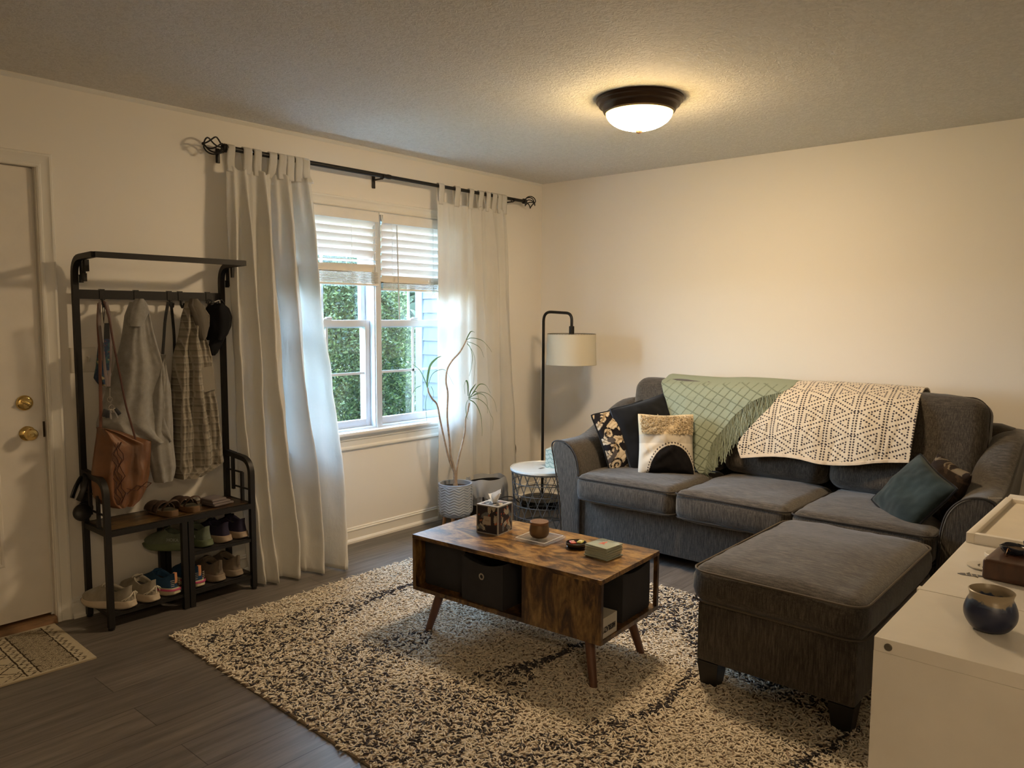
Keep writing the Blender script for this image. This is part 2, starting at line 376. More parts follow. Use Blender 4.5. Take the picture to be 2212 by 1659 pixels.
def m_leaf(name):
    m, nt, b = _nt(name); a = nt.nodes.new('ShaderNodeAttribute'); a.attribute_name = 'Col'
    nt.links.new(a.outputs['Color'], b.inputs['Base Color']); b.inputs['Roughness'].default_value = .6
    tr = nt.nodes.new('ShaderNodeBsdfTranslucent'); nt.links.new(a.outputs['Color'], tr.inputs[0]); mx = nt.nodes.new('ShaderNodeMixShader'); mx.inputs[0].default_value = .35
    nt.links.new(b.outputs[0], mx.inputs[1]); nt.links.new(tr.outputs[0], mx.inputs[2]); nt.links.new(mx.outputs[0], nt.nodes['Material Output'].inputs[0]); return m
LEAF = m_leaf('evergreen_leaves'); BARK = mat('brown_bark', (.16, .12, .09), .9, var=.3, vs=20, bump=.5)
GZ = -.45
def lobed(cx, cy, rx, ry, z0, z1, seed):
    def fn(n, r):
        th = r.uniform(0, 2*PI, n); t = r.uniform(0, 1, n)**.9; z = z0+(z1-z0)*t
        prof = np.sqrt(np.clip(1-(t*1.02-.1)**4, 0, 1))*(1-.25*t)
        Q = np.stack([np.cos(th), np.sin(th), z*1.2], 1)
        rad = prof*(1+.26*vnoise(Q, 2.6, seed))*(.72+.28*r.uniform(0, 1, n)**.35)
        N = np.stack([np.cos(th), np.sin(th), np.full(n, .2)], 1)
        return np.stack([cx+rx*rad*np.cos(th), cy+ry*rad*np.sin(th), z], 1), N
    return fn
def shrub(name, label, cx, cy, rx, ry, z1, n, size, cols, seed, z0=GZ):
    t = thing(name, label, 'tree' if 'tree' in name else 'shrub', (cx, cy, GZ))
    V, c = foliage(n, lobed(0, 0, rx, ry, z0-GZ+.05, z1-GZ, seed), size, cols, seed)
    leaf_obj('foliage', V, c, LEAF, t); MB().tube([(0, 0, 0), (0, 0, (z1-GZ)*.8)], [.09*rx+.03, .02], 8).build('stem', BARK, t); return t
G1 = [(.045, .072, .026), (.075, .110, .036), (.022, .040, .018), (.110, .145, .050)]
shrub('evergreen_shrub', 'tall feathery evergreen shrub filling the left window pane', -.75, 2.05, 1.02, .80, 2.0, 120000, .028, G1, 11)
shrub('evergreen_shrub', 'second evergreen shrub farther back, seen at the left of the right-hand sash', .98, 3.65, .80, .8, 2.3, 60000, .034, G1, 12)
shrub('low_shrub', 'low green shrub under the right sash outside', .72, 1.72, .40, .38, .35, 16000, .028, [(.05, .085, .045), (.085, .125, .065)], 13)
b = MB(); b.b2((-40, -40, GZ-.2), (60, 80, GZ)); struct(b.build('lawn', mat('summer_lawn', (.085, .115, .05), .9, var=.3, vs=3), smooth=False))
b = MB(); b.b2((-20, 17, GZ), (60, 21, GZ+.01)); struct(b.build('street', mat('pale_asphalt', (.25, .24, .23), .9), smooth=False))
# projecting wing of the house with lap siding
SID = mat('blue_grey_lap_siding', (.085, .105, .13), .55)
wg = thing('house_wing', 'blue-grey lap-sided wing of the house beside the right sash', 'building', (0, 0, 0))
b = MB(); WXP, WYE = -.30, 1.12
b.prism([(WXP+.012, .16), (WXP+.6, .16), (WXP+.6, WYE), (WXP+.012, WYE)], GZ, 3.4, 'z')
lap = .118; z = GZ
while z < 3.3: b.prism([(WXP+.012, z), (WXP-.004, z), (WXP+.010, z+lap), (WXP+.012, z+lap)], .16, WYE-.06, 'y'); z += lap
b.build('siding', SID, wg, smooth=False)
MB().b2((WXP-.012, WYE-.07, GZ), (WXP+.08, WYE+.012, 3.4)).build('corner_board', mat('pale_corner_board', (.15, .17, .195), .5), wg, smooth=False)
# white house far across the street and the trees around it
hs = thing('white_house', 'white lap-sided house across the lawn, seen small through the right sash', 'building', (20.5, 26.5, GZ), -.7)
b = MB(); b.b2((-3.2, -3, 0), (3.2, 3, 2.7)); z = .1
while z < 2.6: b.b2((-3.23, -3.03, z), (3.23, 3.03, z+.17)); z += .2
b.build('wall', mat('white_far_siding', (.5, .49, .48), .6), hs, smooth=False)
b = MB(); b.prism([(-3.6, 2.6), (3.6, 2.6), (0, 4.6)], -3.4, 3.4, 'y'); b.build('roof', mat('grey_far_shingles', (.55, .56, .6), .8), hs, smooth=False)
G2 = [(.08, .12, .075), (.11, .155, .09), (.055, .09, .055)]
for i, (x, y, r_, h, lb) in enumerate([(9.0, 11, 2.2, 6.5, 'leafy tree behind the second evergreen, nearest of the yard trees'), (17, 17, 3.0, 8.5, 'tall leafy yard tree standing before the white house'), (3.5, 16.5, 2.6, 6, 'leafy yard tree hidden mostly by the left evergreen'), (27, 22, 4, 9, 'broad leafy tree beside the white house across the street')]):
    shrub('yard_tree', lb, x, y, r_, r_, h, 14000, .34, G2, 20+i, z0=.9 if i else .3)


# ---------------------------------------------------------------- ceiling lamp
BRONZE = mat('oil_rubbed_bronze', (.060, .038, .026), .35, .75)
LX, LY = -1.565, -1.84
cl = thing('ceiling_light', 'flush round ceiling light with dark bronze rim and glowing glass bowl', 'ceiling light', (LX, LY, H))
b = MB(); b.lathe([(.150, 0), (.205, 0), (.207, -.008), (.203, -.016), (.196, -.020), (.190, -.034), (.178, -.040), (.174, -.046), (.168, -.062), (.160, -.068), (.150, -.066)], n=64, capb=False)
b.build('rim', BRONZE, cl, angle=25)
def m_bowl(LAMP=74.0, nm='lit_alabaster_bowl'):
    m, nt, b = _nt(nm); nt.nodes.remove(b)
    v = _coords(nt); n = _noise(nt, v, 7, 2, .5, 1); sp = nt.nodes.new('ShaderNodeSeparateXYZ'); nt.links.new(v, sp.inputs[0])
    mr = nt.nodes.new('ShaderNodeMapRange'); mr.inputs[1].default_value = -.066; mr.inputs[2].default_value = -.105; mr.inputs[3].default_value = .03; mr.inputs[4].default_value = 1
    nt.links.new(sp.outputs['Z'], mr.inputs[0])
    c = _mix(nt, mr.outputs[0], (1, .66, .13), _ramp(nt, n, [(.35, (1, .70, .42)), (.65, (1, .75, .48))]))
    e = nt.nodes.new('ShaderNodeEmission'); nt.links.new(c, e.inputs[0])
    mu = nt.nodes.new('ShaderNodeMath'); mu.operation = 'MULTIPLY'; mu.inputs[1].default_value = LAMP; nt.links.new(mr.outputs[0], mu.inputs[0])
    nt.links.new(mu.outputs[0], e.inputs[1]); nt.links.new(e.outputs[0], nt.nodes['Material Output'].inputs[0]); return m
prof = [(.157*math.sin(a), -.062-.083*math.cos(a)) for a in np.linspace(.02, PI/2, 18)][::-1]
MB().lathe(prof, n=48, capb=False).build('glass_bowl', m_bowl(), cl)
MB().lathe([(.016, -.142), (.017, -.150), (.012, -.157), (.006, -.160), (.0, -.161)], n=20, capb=True).build('finial', mat('tan_brass_finial', (.45, .26, .13), .4, .6), cl)
# dimmer copy of the fixture, added unseen behind the camera as fill light
fill_cl = dup(cl, (-5.25, -5.0, H), 0, 'added fill light over the rear of the room, shaped like a flush ceiling light')
for q in fill_cl.children:
    if q.name.startswith('glass_bowl'): q.data = q.data.copy(); q.data.materials[0] = m_bowl(50.0, 'dim_fill_bowl')

# ---------------------------------------------------------------- curtain rod
BLACK = mat('black_iron', (.012, .011, .011), .42, .3)
rod = thing('curtain_rod', 'long black curtain rod with open cage finials above the window', 'curtain rod', (-1.5, -.09, 2.266))
ox, oy, oz = 1.5, .09, -2.266
MB().tube([(-2.72-(-1.5), 0, 0), (-1.63+1.5, 0, 0)], .0135, 16).build('rod', BLACK, rod)
MB().tube([(-1.66+1.5, 0, 0), (-.32+1.5, 0, 0)], .0115, 16).build('inner_rod', BLACK, rod)
MB().lathe([(.014, -.012), (.0155, 0), (.014, .02)], (-1.63+1.5, 0, 0), 16, M=Matrix.Rotation(PI/2, 3, 'Y')).build('joint_ring', BLACK, rod)
def finial(xc, sgn):
    b = MB(); L = .098
    for k in range(5):
        pts = []
        for t in np.linspace(0, 1, 15):
            rr = .041*math.sin(PI*t)**.55+.003; a = k*PI/2.5+t*PI*.55
            pts.append((xc+sgn*(.03+L*t), rr*math.cos(a), rr*math.sin(a)))
        b.tube(pts, .0040, 7)
    b.lathe([(.0135, 0), (.019, .003), (.019, .010), (.015, .013), (.020, .018), (.017, .030), (.006, .036)], (xc, 0, 0), 18, M=Matrix.Rotation(sgn*PI/2, 3, 'Y'))
    b.lathe([(.004, 0), (.009, .004), (.006, .012), (0, .014)], (xc+sgn*(.03+L-.003), 0, 0), 12, M=Matrix.Rotation(sgn*PI/2, 3, 'Y'))
    b.build('finial', BLACK, rod)
finial(-2.69+1.5, -1); finial(-.335+1.5, 1)
for bx in (-2.70, -1.675, -.45):
    b = MB(); b.box((bx+1.5, .084, -.030), (.022, .008, .075), bev=.002).box((bx+1.5, .045, -.018), (.012, .09, .008)).tube([(bx+1.5, y, z) for y, z in ((.018, .004), (.014, -.014), (0, -.018), (-.014, -.014), (-.018, .006))], .004, 6)
    b.build('bracket', BLACK, rod)

# ---------------------------------------------------------------- curtains: tab-top cotton panels
def m_curtain():
    m, nt, b = _nt('cotton_curtain'); v = _coords(nt)
    n = _noise(nt, v, 5, 4); c = _ramp(nt, n, [(.3, (.80, .77, .71)), (.7, (.87, .845, .79))]); nt.links.new(c, b.inputs['Base Color'])
    b.inputs['Roughness'].default_value = .9
    w1 = _noise(nt, _coords(nt, (3, 3, 1.2)), 14, 4, .6, .5); _bump(nt, b, w1, .55, .006)
    tr = nt.nodes.new('ShaderNodeBsdfTranslucent'); tr.inputs[0].default_value = (.86, .87, .86, 1); mx = nt.nodes.new('ShaderNodeMixShader'); mx.inputs[0].default_value = .45
    nt.links.new(b.outputs[0], mx.inputs[1]); nt.links.new(tr.outputs[0], mx.inputs[2]); nt.links.new(mx.outputs[0], nt.nodes['Material Output'].inputs[0]); return m
CURT = m_curtain()
def curtain(label, tabs, prof, folds, seed, ztop=2.178):
    """tabs = rod x positions; prof = [(z, x_left, x_right, y_mid, amplitude)]; folds = list of (u centre, width, weight)"""
    t = thing('curtain', label, 'curtain', (0, 0, 0), group=None)
    zs = np.array([p[0] for p in prof]); NU, NV = 190, 96
    zz = np.concatenate([np.linspace(ztop, ztop-.12, 14)[:-1], np.linspace(ztop-.12, prof[-1][0], NV)])
    u = np.linspace(0, 1, NU); P = np.zeros((len(zz), NU, 3))
    def ip(k, z): return np.interp(-z, -zs, np.array([p[k] for p in prof]))
    r = np.random.default_rng(seed)
    for i, z in enumerate(zz):
        xl, xr, ym, am = ip(1, z), ip(2, z), ip(3, z), ip(4, z); d = (ztop-z)/ztop
        y = np.zeros(NU); sh = np.zeros(NU)
        for c_, w_, g_ in folds:
            cc = c_+.020*math.sin(3.1*z+c_*20); ph = (u-cc)/(w_*(.8+.35*d)); e = np.exp(-ph**2)
            y -= g_*e; sh += g_*.35*(-ph)*e
        y += .12*np.sin(u*70+3*math.sin(z*2.2))*(1-d)**2
        bk = np.stack([u*1.6, np.full(NU, z*.9), np.full(NU, seed)], 1)
        y += .10*vnoise(bk, 9, seed)*(.4+d)
        x = xl+(xr-xl)*(u+.035*sh*min(1, d*4+.2))
        P[i, :, 0] = x; P[i, :, 1] = ym+am*y-(.10*u*d**3 if ztop > 0 and xl < -2 else 0); P[i, :, 2] = z
        k = min(1, max(0, (ztop-z)/.05)); 
        if i > len(zz)-4: P[i, :, 1] += .004*np.sin(u*160)
    # scalloped top between the tabs
    tx = np.array(tabs)
    dist = np.min(np.abs(P[0, :, 0][:, None]-tx[None]), axis=1); dip = -.018*np.clip(dist/.04, 0, 1)
    for i in range(13): P[i, :, 2] += dip*(1-i/13)
    b = MB(); b.grid(P); b.build('panel', CURT, t, angle=80, thick=.0016)
    # hem band across the foot
    # header band and tabs
    for x in tx:
        j = int(np.argmin(np.abs(P[2, :, 0]-x))); y0 = P[2, j, 1]; zb = P[2, j, 2]-.012; w2 = .0235+.002*r.uniform(-1, 1)
        path = [(y0-.002, zb), (-.095-.004, zb+.05), (-.0905-.0165, 2.262), (-.0905-.0105, 2.281), (-.090, 2.2845), (-.0905+.0105, 2.281), (-.0905+.0165, 2.262), (-.085, zb+.05), (y0+.004, zb)]
        pts = bez([(0, a, c) for a, c in path], 5); tw = r.uniform(-.008, .008)
        G = np.array([[(x+s*w2+tw*(1-(p[2]-zb)/.11), p[1]-.0015*(1-s*s), p[2]) for s in (-1, -.5, 0, .5, 1)] for p in pts])
        MB().grid(G).build('tab', CURT, t, angle=60, thick=.0016)
    return t
TL = [p[0] for p in [(-2.679,-0.09,2.267),(-2.585,-0.09,2.27),(-2.527,-0.09,2.268),(-2.436,-0.09,2.268),(-2.377,-0.09,2.265),(-2.328,-0.09,2.265),(-2.275,-0.09,2.265),(-2.23,-0.09,2.265)]]
TR = [p[0] for p in [(-1.185,-0.09,2.266),(-1.034,-0.09,2.264),(-0.899,-0.09,2.265),(-0.802,-0.09,2.265),(-0.73,-0.09,2.264),(-0.662,-0.09,2.262),(-0.608,-0.09,2.262),(-0.558,-0.09,2.261)]]
curtain('gathered off-white tab-top curtain beside the coat rack, left of the window', TL,
        [(2.178, -2.705, -2.195, -.092, .030), (1.9, -2.715, -2.175, -.10, .065), (1.5, -2.715, -2.155, -.105, .085), (1.0, -2.715, -2.125, -.11, .10), (.5, -2.715, -2.115, -.15, .115), (.2, -2.705, -2.15, -.19, .12), (.012, -2.70, -2.20, -.225, .115)],
        [(.05, .035, .7), (.19, .045, .95), (.38, .05, 1.05), (.55, .03, -.7), (.66, .04, .9), (.80, .035, -.8), (.92, .06, 1.0)], 3)
curtain('off-white tab-top curtain right of the window, hanging behind the potted plant', TR,
        [(2.178, -1.215, -.540, -.092, .022), (1.9, -1.215, -.515, -.095, .032), (1.3, -1.220, -.49, -.10, .040), (.8, -1.225, -.455, -.10, .045), (.4, -1.228, -.43, -.10, .04), (.035, -1.232, -.412, -.10, .035)],
        [(.10, .06, .7), (.36, .05, .9), (.52, .025, -.5), (.60, .035, .8), (.78, .04, .8), (.93, .05, .8)], 5)

# ---------------------------------------------------------------- faux-wood blinds
SLAT = mat('white_faux_wood_slats', (.78, .76, .72), .42)
CORD = mat('white_blind_cord', (.85, .85, .82), .7)
def blind(label, x0, x1, n, stack_top, stack_bot, bent):
    t = thing('window_blind', label, 'blind', (0, 0, 0)); yc = .002
    b = MB(); b.b2((x0, yc-.030, 1.990), (x1, yc-.022, 2.052), bev=.004).b2((x0+.004, yc-.02, 2.005), (x1-.004, yc+.028, 2.050), bev=.002); b.build('headrail_valance', SLAT, t)
    s = MB(); zt = 1.968; pitch = (zt-stack_top-.02)/(n-1)
    def slat(z, a, skew=0):
        P = []
        for q in np.linspace(-1, 1, 7):
            d = q*.0245; P.append((yc+d*math.cos(a), z+d*math.sin(a)+.003*(1-q*q)))
        G = np.array([[(x0+.004, y, zz-skew), (x1-.004, y, zz+skew)] for y, zz in P]); G2 = G+np.array([0, -.0012, .0026])
        s.grid(G); s.grid(G2, flip=True); s.grid(np.array([G[0], G2[0]])); s.grid(np.array([G[-1], G2[-1]]))
    for k in range(n):
        a = -1.12 if not (bent and k == n-2) else -.2
        slat(zt-k*pitch, a, .006 if bent and k >= n-2 else 0)
    k = stack_top
    i = 0
    while k > stack_bot+.016: slat(k, .04, 0); k -= .0065; i += 1
    s.build('slats', SLAT, t, smooth=False)
    MB().b2((x0+.002, yc-.026, stack_bot), (x1-.002, yc+.026, stack_bot+.014), bev=.003).build('bottom_rail', SLAT, t)
    for fx in (.12, .68):
        cx = x0+(x1-x0)*fx; c = MB()
        c.tube([(cx, yc-.027, 2.0), (cx, yc-.027, stack_bot)], .0011, 5); c.tube([(cx, yc+.027, 2.0), (cx, yc+.027, stack_bot)], .0011, 5)
        r = np.random.default_rng(int(abs(cx)*1000))
        for q in range(5):
            zc = stack_top-.012-(stack_top-stack_bot)*q/5.0; R_ = .012+.006*r.uniform()
            c.tube([(cx+R_*math.cos(th)*(.6+.4*r.uniform()), yc-.030-.004*r.uniform(), zc+R_*math.sin(th)) for th in np.linspace(0, 5.6, 12)], .0009, 5)
        c.build('ladder_cord', CORD, t)
    return t
b1 = blind('white slatted blind over the left sash, one slat hanging crooked', -2.312, -1.652, 7, 1.680, 1.597, True)
b2_ = blind('white slatted blind over the right sash, tilt wand hanging from it', -1.622, -.988, 8, 1.622, 1.572, False)
wv = [(-1.515,-0.034,1.985),(-1.499,-0.034,1.389)]
MB().tube([(wv[0][0], -.034, wv[0][2]), (wv[1][0], -.034, wv[1][2])], .0042, 6).build('tilt_wand', mat('grey_clear_wand', (.6, .6, .58), .25), b2_)
MB().tube(bez([(-1.637, -.028, 2.04), (-1.630, -.03, 1.99), (-1.640, -.03, 1.95), (-1.634, -.03, 1.90)], 5), .003, 6).box((-1.637, -.030, 2.045), (.035, .006, .012)).build('cord_lock', CORD, b1)


# ---------------------------------------------------------------- sofa
def m_fabric(name, c0, c1, c2, sc_=1.0):
    m, nt, b = _nt(name); na_ = _noise(nt, _coords(nt, (1, 1, .09)), 210*sc_, 3, .7); nb_ = _noise(nt, _coords(nt, (.7, .10, 1)), 170*sc_, 3, .7)
    ge = nt.nodes.new('ShaderNodeNewGeometry'); se = nt.nodes.new('ShaderNodeSeparateXYZ'); nt.links.new(ge.outputs['Normal'], se.inputs[0]); ab_ = nt.nodes.new('ShaderNodeMath'); ab_.operation = 'ABSOLUTE'; nt.links.new(se.outputs['Z'], ab_.inputs[0])
    n = _mix(nt, ab_.outputs[0], na_, nb_); v2 = _coords(nt); n2 = _noise(nt, v2, 420*sc_, 2)
    c = _ramp(nt, n, [(.36, c0), (.5, c1), (.66, c2)]); c = _mix(nt, .45, c, _mix(nt, 1.0, c, _ramp(nt, n2, [(.35, (.45, .45, .45)), (.65, (1.6, 1.6, 1.6))]), 'MULTIPLY'))
    nt.links.new(c, b.inputs['Base Color']); b.inputs['Roughness'].default_value = .92; b.inputs['Specular IOR Level'].default_value = .2; b.inputs['Sheen Weight'].default_value = .25; b.inputs['Sheen Roughness'].default_value = .5
    _bump(nt, b, n, .5, .002); return m
FAB = m_fabric('charcoal_chenille', (.033, .028, .022), (.060, .051, .041), (.106, .091, .074))
PIPE = mat('dark_piping', (.030, .025, .022), .8)
DARK = mat('black_wood_foot', (.012, .011, .010), .45)
sofa = thing('sofa', 'charcoal grey three-seat sofa with rolled flared arms against the right wall', 'sofa')
def smooth01(t): t = min(1, max(0, t)); return t*t*(3-2*t)
AP = [(.078, .065), (.066, .22), (.045, .38), (.018, .52), (.003, .585), (.004, .618), (.025, .636), (.060, .642), (.105, .636), (.150, .610), (.188, .560), (.208, .49), (.216, .40), (.218, .25), (.218, .065)]
def arm(y_out, sgn, name):
    rows = []; xs = [-1.0, -.985, -.97]+list(np.linspace(-.94, -.10, 14)); pr = bez(AP, 4)
    for i, x in enumerate(xs):
        lift = .205*smooth01((x+.80)/.62); sw = .012 if i == 0 else 0
        rows.append([(x if i else -1.005, y_out-sgn*(o_+ (.010 if i == 0 and 0 < k < len(pr)-1 else 0)*(1 if o_ < .1 else -1)), z+(lift*smooth01((z-.30)/.30))-(.008 if i == 0 and z > .5 else 0)) for k, (o_, z) in enumerate(pr)])
    b = MB(); b.grid(np.array(rows)); n = len(pr)
    b.add(rows[0], [tuple(range(n))]); b.add(rows[-1], [tuple(range(n))[::-1]]); b.add([rows[0][0], rows[0][-1], rows[-1][-1], rows[-1][0]], [(0, 1, 2, 3)])
    a = b.build(name, FAB, sofa, angle=50)
    MB().tube([(-1.004, p[1], p[2]) for p in rows[1]], .0048, 6).build('piping', PIPE, a); return a
arm(-.900, 1, 'armrest'); arm(-3.300, -1, 'armrest')
b = MB(); b.b2((-.985, -3.09, .065), (-.10, -1.11, .305), bev=.012); b.build('seat_base', FAB, sofa, angle=40)
b = MB(); P, F = cushion((.20, 2.30, .80), .07, 20); b.add(P+np.array([-.135, -2.10, .47]), F); b.build('back_frame', FAB, sofa, angle=60)
def loopseam(hx, hy, r, z, bulge=0): return rect_loop(hx, hy, r, z)
for (ya_, yb), sd in (((-1.785, -1.120), 1), ((-2.430, -1.790), 2), ((-3.075, -2.435), 3)):
    sy = yb-ya_; P, F = cushion((.70, sy, .165), .050, 26, puff=(.008, .004, .030), seed=sd, wrinkle=.006)
    sag = -.012*np.exp(-((P[:, 0]+.05)**2+P[:, 1]**2)/.04)*(P[:, 2] > 0); P[:, 2] += sag
    c0 = np.array([-.715, (ya_+yb)/2, .383]); b = MB(); b.add(P+c0, F); s_ = b.build('seat_cushion', FAB, sofa, angle=70)
    q = MB()
    for zz in (.064, -.066):
        L = rect_loop(.350-(.006 if zz < 0 else 0), sy/2+.001-(.006 if zz < 0 else 0), .048, zz); L[:, 2] += vnoise(L+sd, 9, sd)*.005; q.tube(L+c0, .0042, 6, closed=True)
    q.build('piping', PIPE, s_)
tilt = Matrix.Rotation(math.radians(11), 3, 'Y')
for (ya_, yb), hz, zc, sd in (((-1.775, -1.105), .54, .735, 4), ((-2.400, -1.780), .53, .735, 5), ((-3.150, -2.405), .55, .735, 6)):
    sy = yb-ya_
    def shp(P, sd=sd, sy=sy):
        X = P[:, 1]/(sy/2); Z = P[:, 2]/(hz/2)
        P[:, 2] -= .020*np.abs(X)**6*np.clip(Z, 0, 1)
        P[:, 0] -= .025*(Z < 0)*np.abs(Z)*(1-X*X)
        return P
    P, F = cushion((.225, sy, hz), .075, 26, puff=(.014, .003, .010), seed=sd, wrinkle=.008, shape=shp)
    P = P @ np.array(tilt).T; c0 = np.array([-.325, (ya_+yb)/2, zc]); b = MB(); b.add(P+c0, F); s_ = b.build('back_cushion', FAB, sofa, angle=70)
    L = rect_loop(hz/2+.001, sy/2-.001, .080, 0, 10); L = np.stack([np.full(len(L), -.045), L[:, 1], L[:, 0]], 1)
    L[:, 2] -= .020*np.abs(L[:, 1]/(sy/2))**6*np.clip(L[:, 2]/(hz/2), 0, 1); L = L @ np.array(tilt).T; MB().tube(L+c0, .0045, 6, closed=True).build('piping', PIPE, s_)
for y in (-1.03, -3.17):
    for x in (-.93, -.17): MB().b2((x-.03, y-.03, 0), (x+.03, y+.03, .068)).build('foot', DARK, sofa, smooth=False)
# care tag on the left back cushion
MB().box((-.512, -1.545, .560), (.002, .040, .050), M=Matrix.Rotation(.5, 3, 'X')).build('care_tag', mat('white_tag', (.55, .53, .50), .7), sofa)

# ---------------------------------------------------------------- chaise ottoman in front of the right seat
ot = thing('ottoman', 'large charcoal grey cushioned ottoman on black block feet in front of the sofa', 'ottoman', (-1.715, -2.80, 0), 0)
b = MB(); b.b2((-.450, -.292, .105), (.455, .292, .340), bev=.014); b.build('base', FAB, ot, angle=40)
def osh(P):
    P[:, 2] = np.where(P[:, 2] > 0, P[:, 2]*(1-.0*P[:, 0]), P[:, 2]); return P
P, F = cushion((.950, .640, .150), .062, 30, puff=(.008, .006, .030), seed=9, wrinkle=.006, shape=osh)
b = MB(); b.add(P+np.array([0, 0, .405]), F); oc = b.build('cushion', FAB, ot, angle=70)
q = MB()
for zz, ins in ((.462, .004), (.346, .006)):
    L = rect_loop(.474-ins, .319-ins, .062, zz); q.tube(L, .0045, 6, closed=True)
q.build('piping', mat('brown_piping', (.085, .068, .050), .8), oc)
for x in (-.405, .405):
    for y in (-.245, .245):
        b = MB(); b.add([(x+a*.5*s, y+c*.5*s, z) for z, s in ((0, .060), (.106, .085)) for a, c in ((-1, -1), (1, -1), (1, 1), (-1, 1))], [(0, 3, 2, 1), (4, 5, 6, 7), (0, 1, 5, 4), (1, 2, 6, 5), (2, 3, 7, 6), (3, 0, 4, 7)]); b.build('foot', DARK, ot, smooth=False)

# ---------------------------------------------------------------- throw pillows
def pillow(name, label, size, loc, rot, m, fcol=None, thick=.17, N=46, seed=0, edge=None, soft=.5):
    """rot: euler; pillow lies in local XZ, face towards -y"""
    t = thing(name, label, 'pillow', loc); t.rotation_euler = (Matrix.Rotation(rot[2], 3, 'Z') @ Matrix.Rotation(rot[0], 3, 'X') @ Matrix.Rotation(rot[1], 3, 'Y')).to_euler()
    w_, h_ = size; u = np.linspace(-1, 1, N); U, V = np.meshgrid(u, u, indexing='ij')
    wr0 = vnoise(np.stack([U, V, U*0+seed+2], -1), 2.2, seed+5)*np.abs(V)**2; prof = ((1-np.abs(U)**2.2)*(1-np.abs(V)**2.2))**soft; cr = .035*(np.abs(U)*np.abs(V))**6; pinch = 1-.075*(1-np.abs(U)**2)*np.abs(V)**2-cr+.02*wr0; pinch2 = 1-.075*(1-np.abs(V)**2)*np.abs(U)**2-cr
    b = MB(); wr = vnoise(np.stack([U*1.2, V*1.2, U*0+seed], -1), 2.6, seed)
    for s in (-1, 1):
        P = np.stack([U*w_/2*pinch2, s*(thick/2*prof*(1+.22*wr))+.012*wr0+0*U, V*h_/2*pinch], -1)
        col = fcol(U, V, s) if fcol is not None else None
        b.grid(P, col=col, flip=(s < 0))
    o = b.build('cover', m, t, angle=60, colattr=fcol is not None)
    if edge is not None:
        k = np.linspace(-1, 1, 24); L = np.concatenate([np.stack([k, -np.ones(24)], 1), np.stack([np.ones(24), k], 1)[1:], np.stack([-k, np.ones(24)], 1)[1:], np.stack([-np.ones(24), -k], 1)[1:-1]])
        L3 = np.stack([L[:, 0]*w_/2*(1-.075*(1-L[:, 1]**2)*np.abs(L[:, 0])-.035*(np.abs(L[:, 0]*L[:, 1]))**6), .012*vnoise(np.stack([L[:, 0], L[:, 1], L[:, 0]*0+seed+2], -1), 2.2, seed+5)*np.abs(L[:, 1])**2, L[:, 1]*h_/2*(1-.075*(1-L[:, 0]**2)*np.abs(L[:, 1])-.035*(np.abs(L[:, 0]*L[:, 1]))**6)], 1)
        MB().tube(L3, .006, 6, closed=True).build('piping', edge, t)
    return t
VC = mat('printed_woven_cloth', (1, 1, 1), .9, attr=True, bump=.4, bs=240, spec=.2)
def ikat(U, V, s):
    c = np.zeros(U.shape+(3,)); c[:] = (.62, .52, .38)
    a = np.sin(U*7+2.2*np.sin(V*5))*np.cos(V*6.5+1.6*np.sin(U*4)); r_ = np.sqrt(((U*2.2) % 1.1-.55)**2+((V*2.2) % 1.1-.55)**2)
    th = np.arctan2((V*2.2) % 1.1-.55, (U*2.2) % 1.1-.55); sp = np.sin(r_*22-th)
    c[(sp > .1) & (r_ < .5)] = (.012, .010, .012); c[(a > .45)] = (.09, .08, .08); c[a < -.55] = (.012, .010, .012); c[(np.abs(a) < .07)] = (.30, .22, .13)
    return c
BLK = mat('black_velvet_cloth', (.010, .011, .014), .95, sheen=.15, var=.3, vs=6, spec=.1)
TEAL = mat('dark_teal_cloth', (.022, .035, .038), .9, sheen=.15, var=.35, vs=9, bump=.3, bs=200, spec=.2)
pillow('throw_pillow', 'black and cream scroll-patterned throw pillow against the sofa left arm', (.40, .40), (-.66, -1.235, .655), (math.radians(-18), math.radians(-12), math.radians(-28)), VC, ikat, .13, N=110, seed=2, edge=BLK)
pillow('throw_pillow', 'plain black throw pillow between the scroll-patterned and the white pillow', (.43, .43), (-.58, -1.355, .690), (math.radians(-20), math.radians(-14), math.radians(-36)), BLK, None, .15, seed=3, edge=mat('slate_blue_piping', (.02, .03, .05), .8))
def moon(U, V, s):
    c = np.zeros(U.shape+(3,)); c[:] = (.66, .60, .50)
    c[V > .30] = (.60, .50, .34); c[(V <= .30) & (V > .02)] = (.50, .45, .37)
    r_ = np.sqrt(((U-.18)/.80)**2+((V+1.02)/.98)**2); c[r_ < 1] = (.008, .007, .008)
    ring = (np.abs(r_-1.07) < .025) & (np.sin(np.arctan2(V+1.02, U-.18)*60) > -.2); c[ring] = (.05, .04, .04)
    return c
wp = pillow('throw_pillow', 'white tufted throw pillow with a black half moon at its foot', (.345, .38), (-.70, -1.535, .645), (math.radians(-14), math.radians(0), math.radians(-54)), VC, moon, .15, N=110, seed=4)
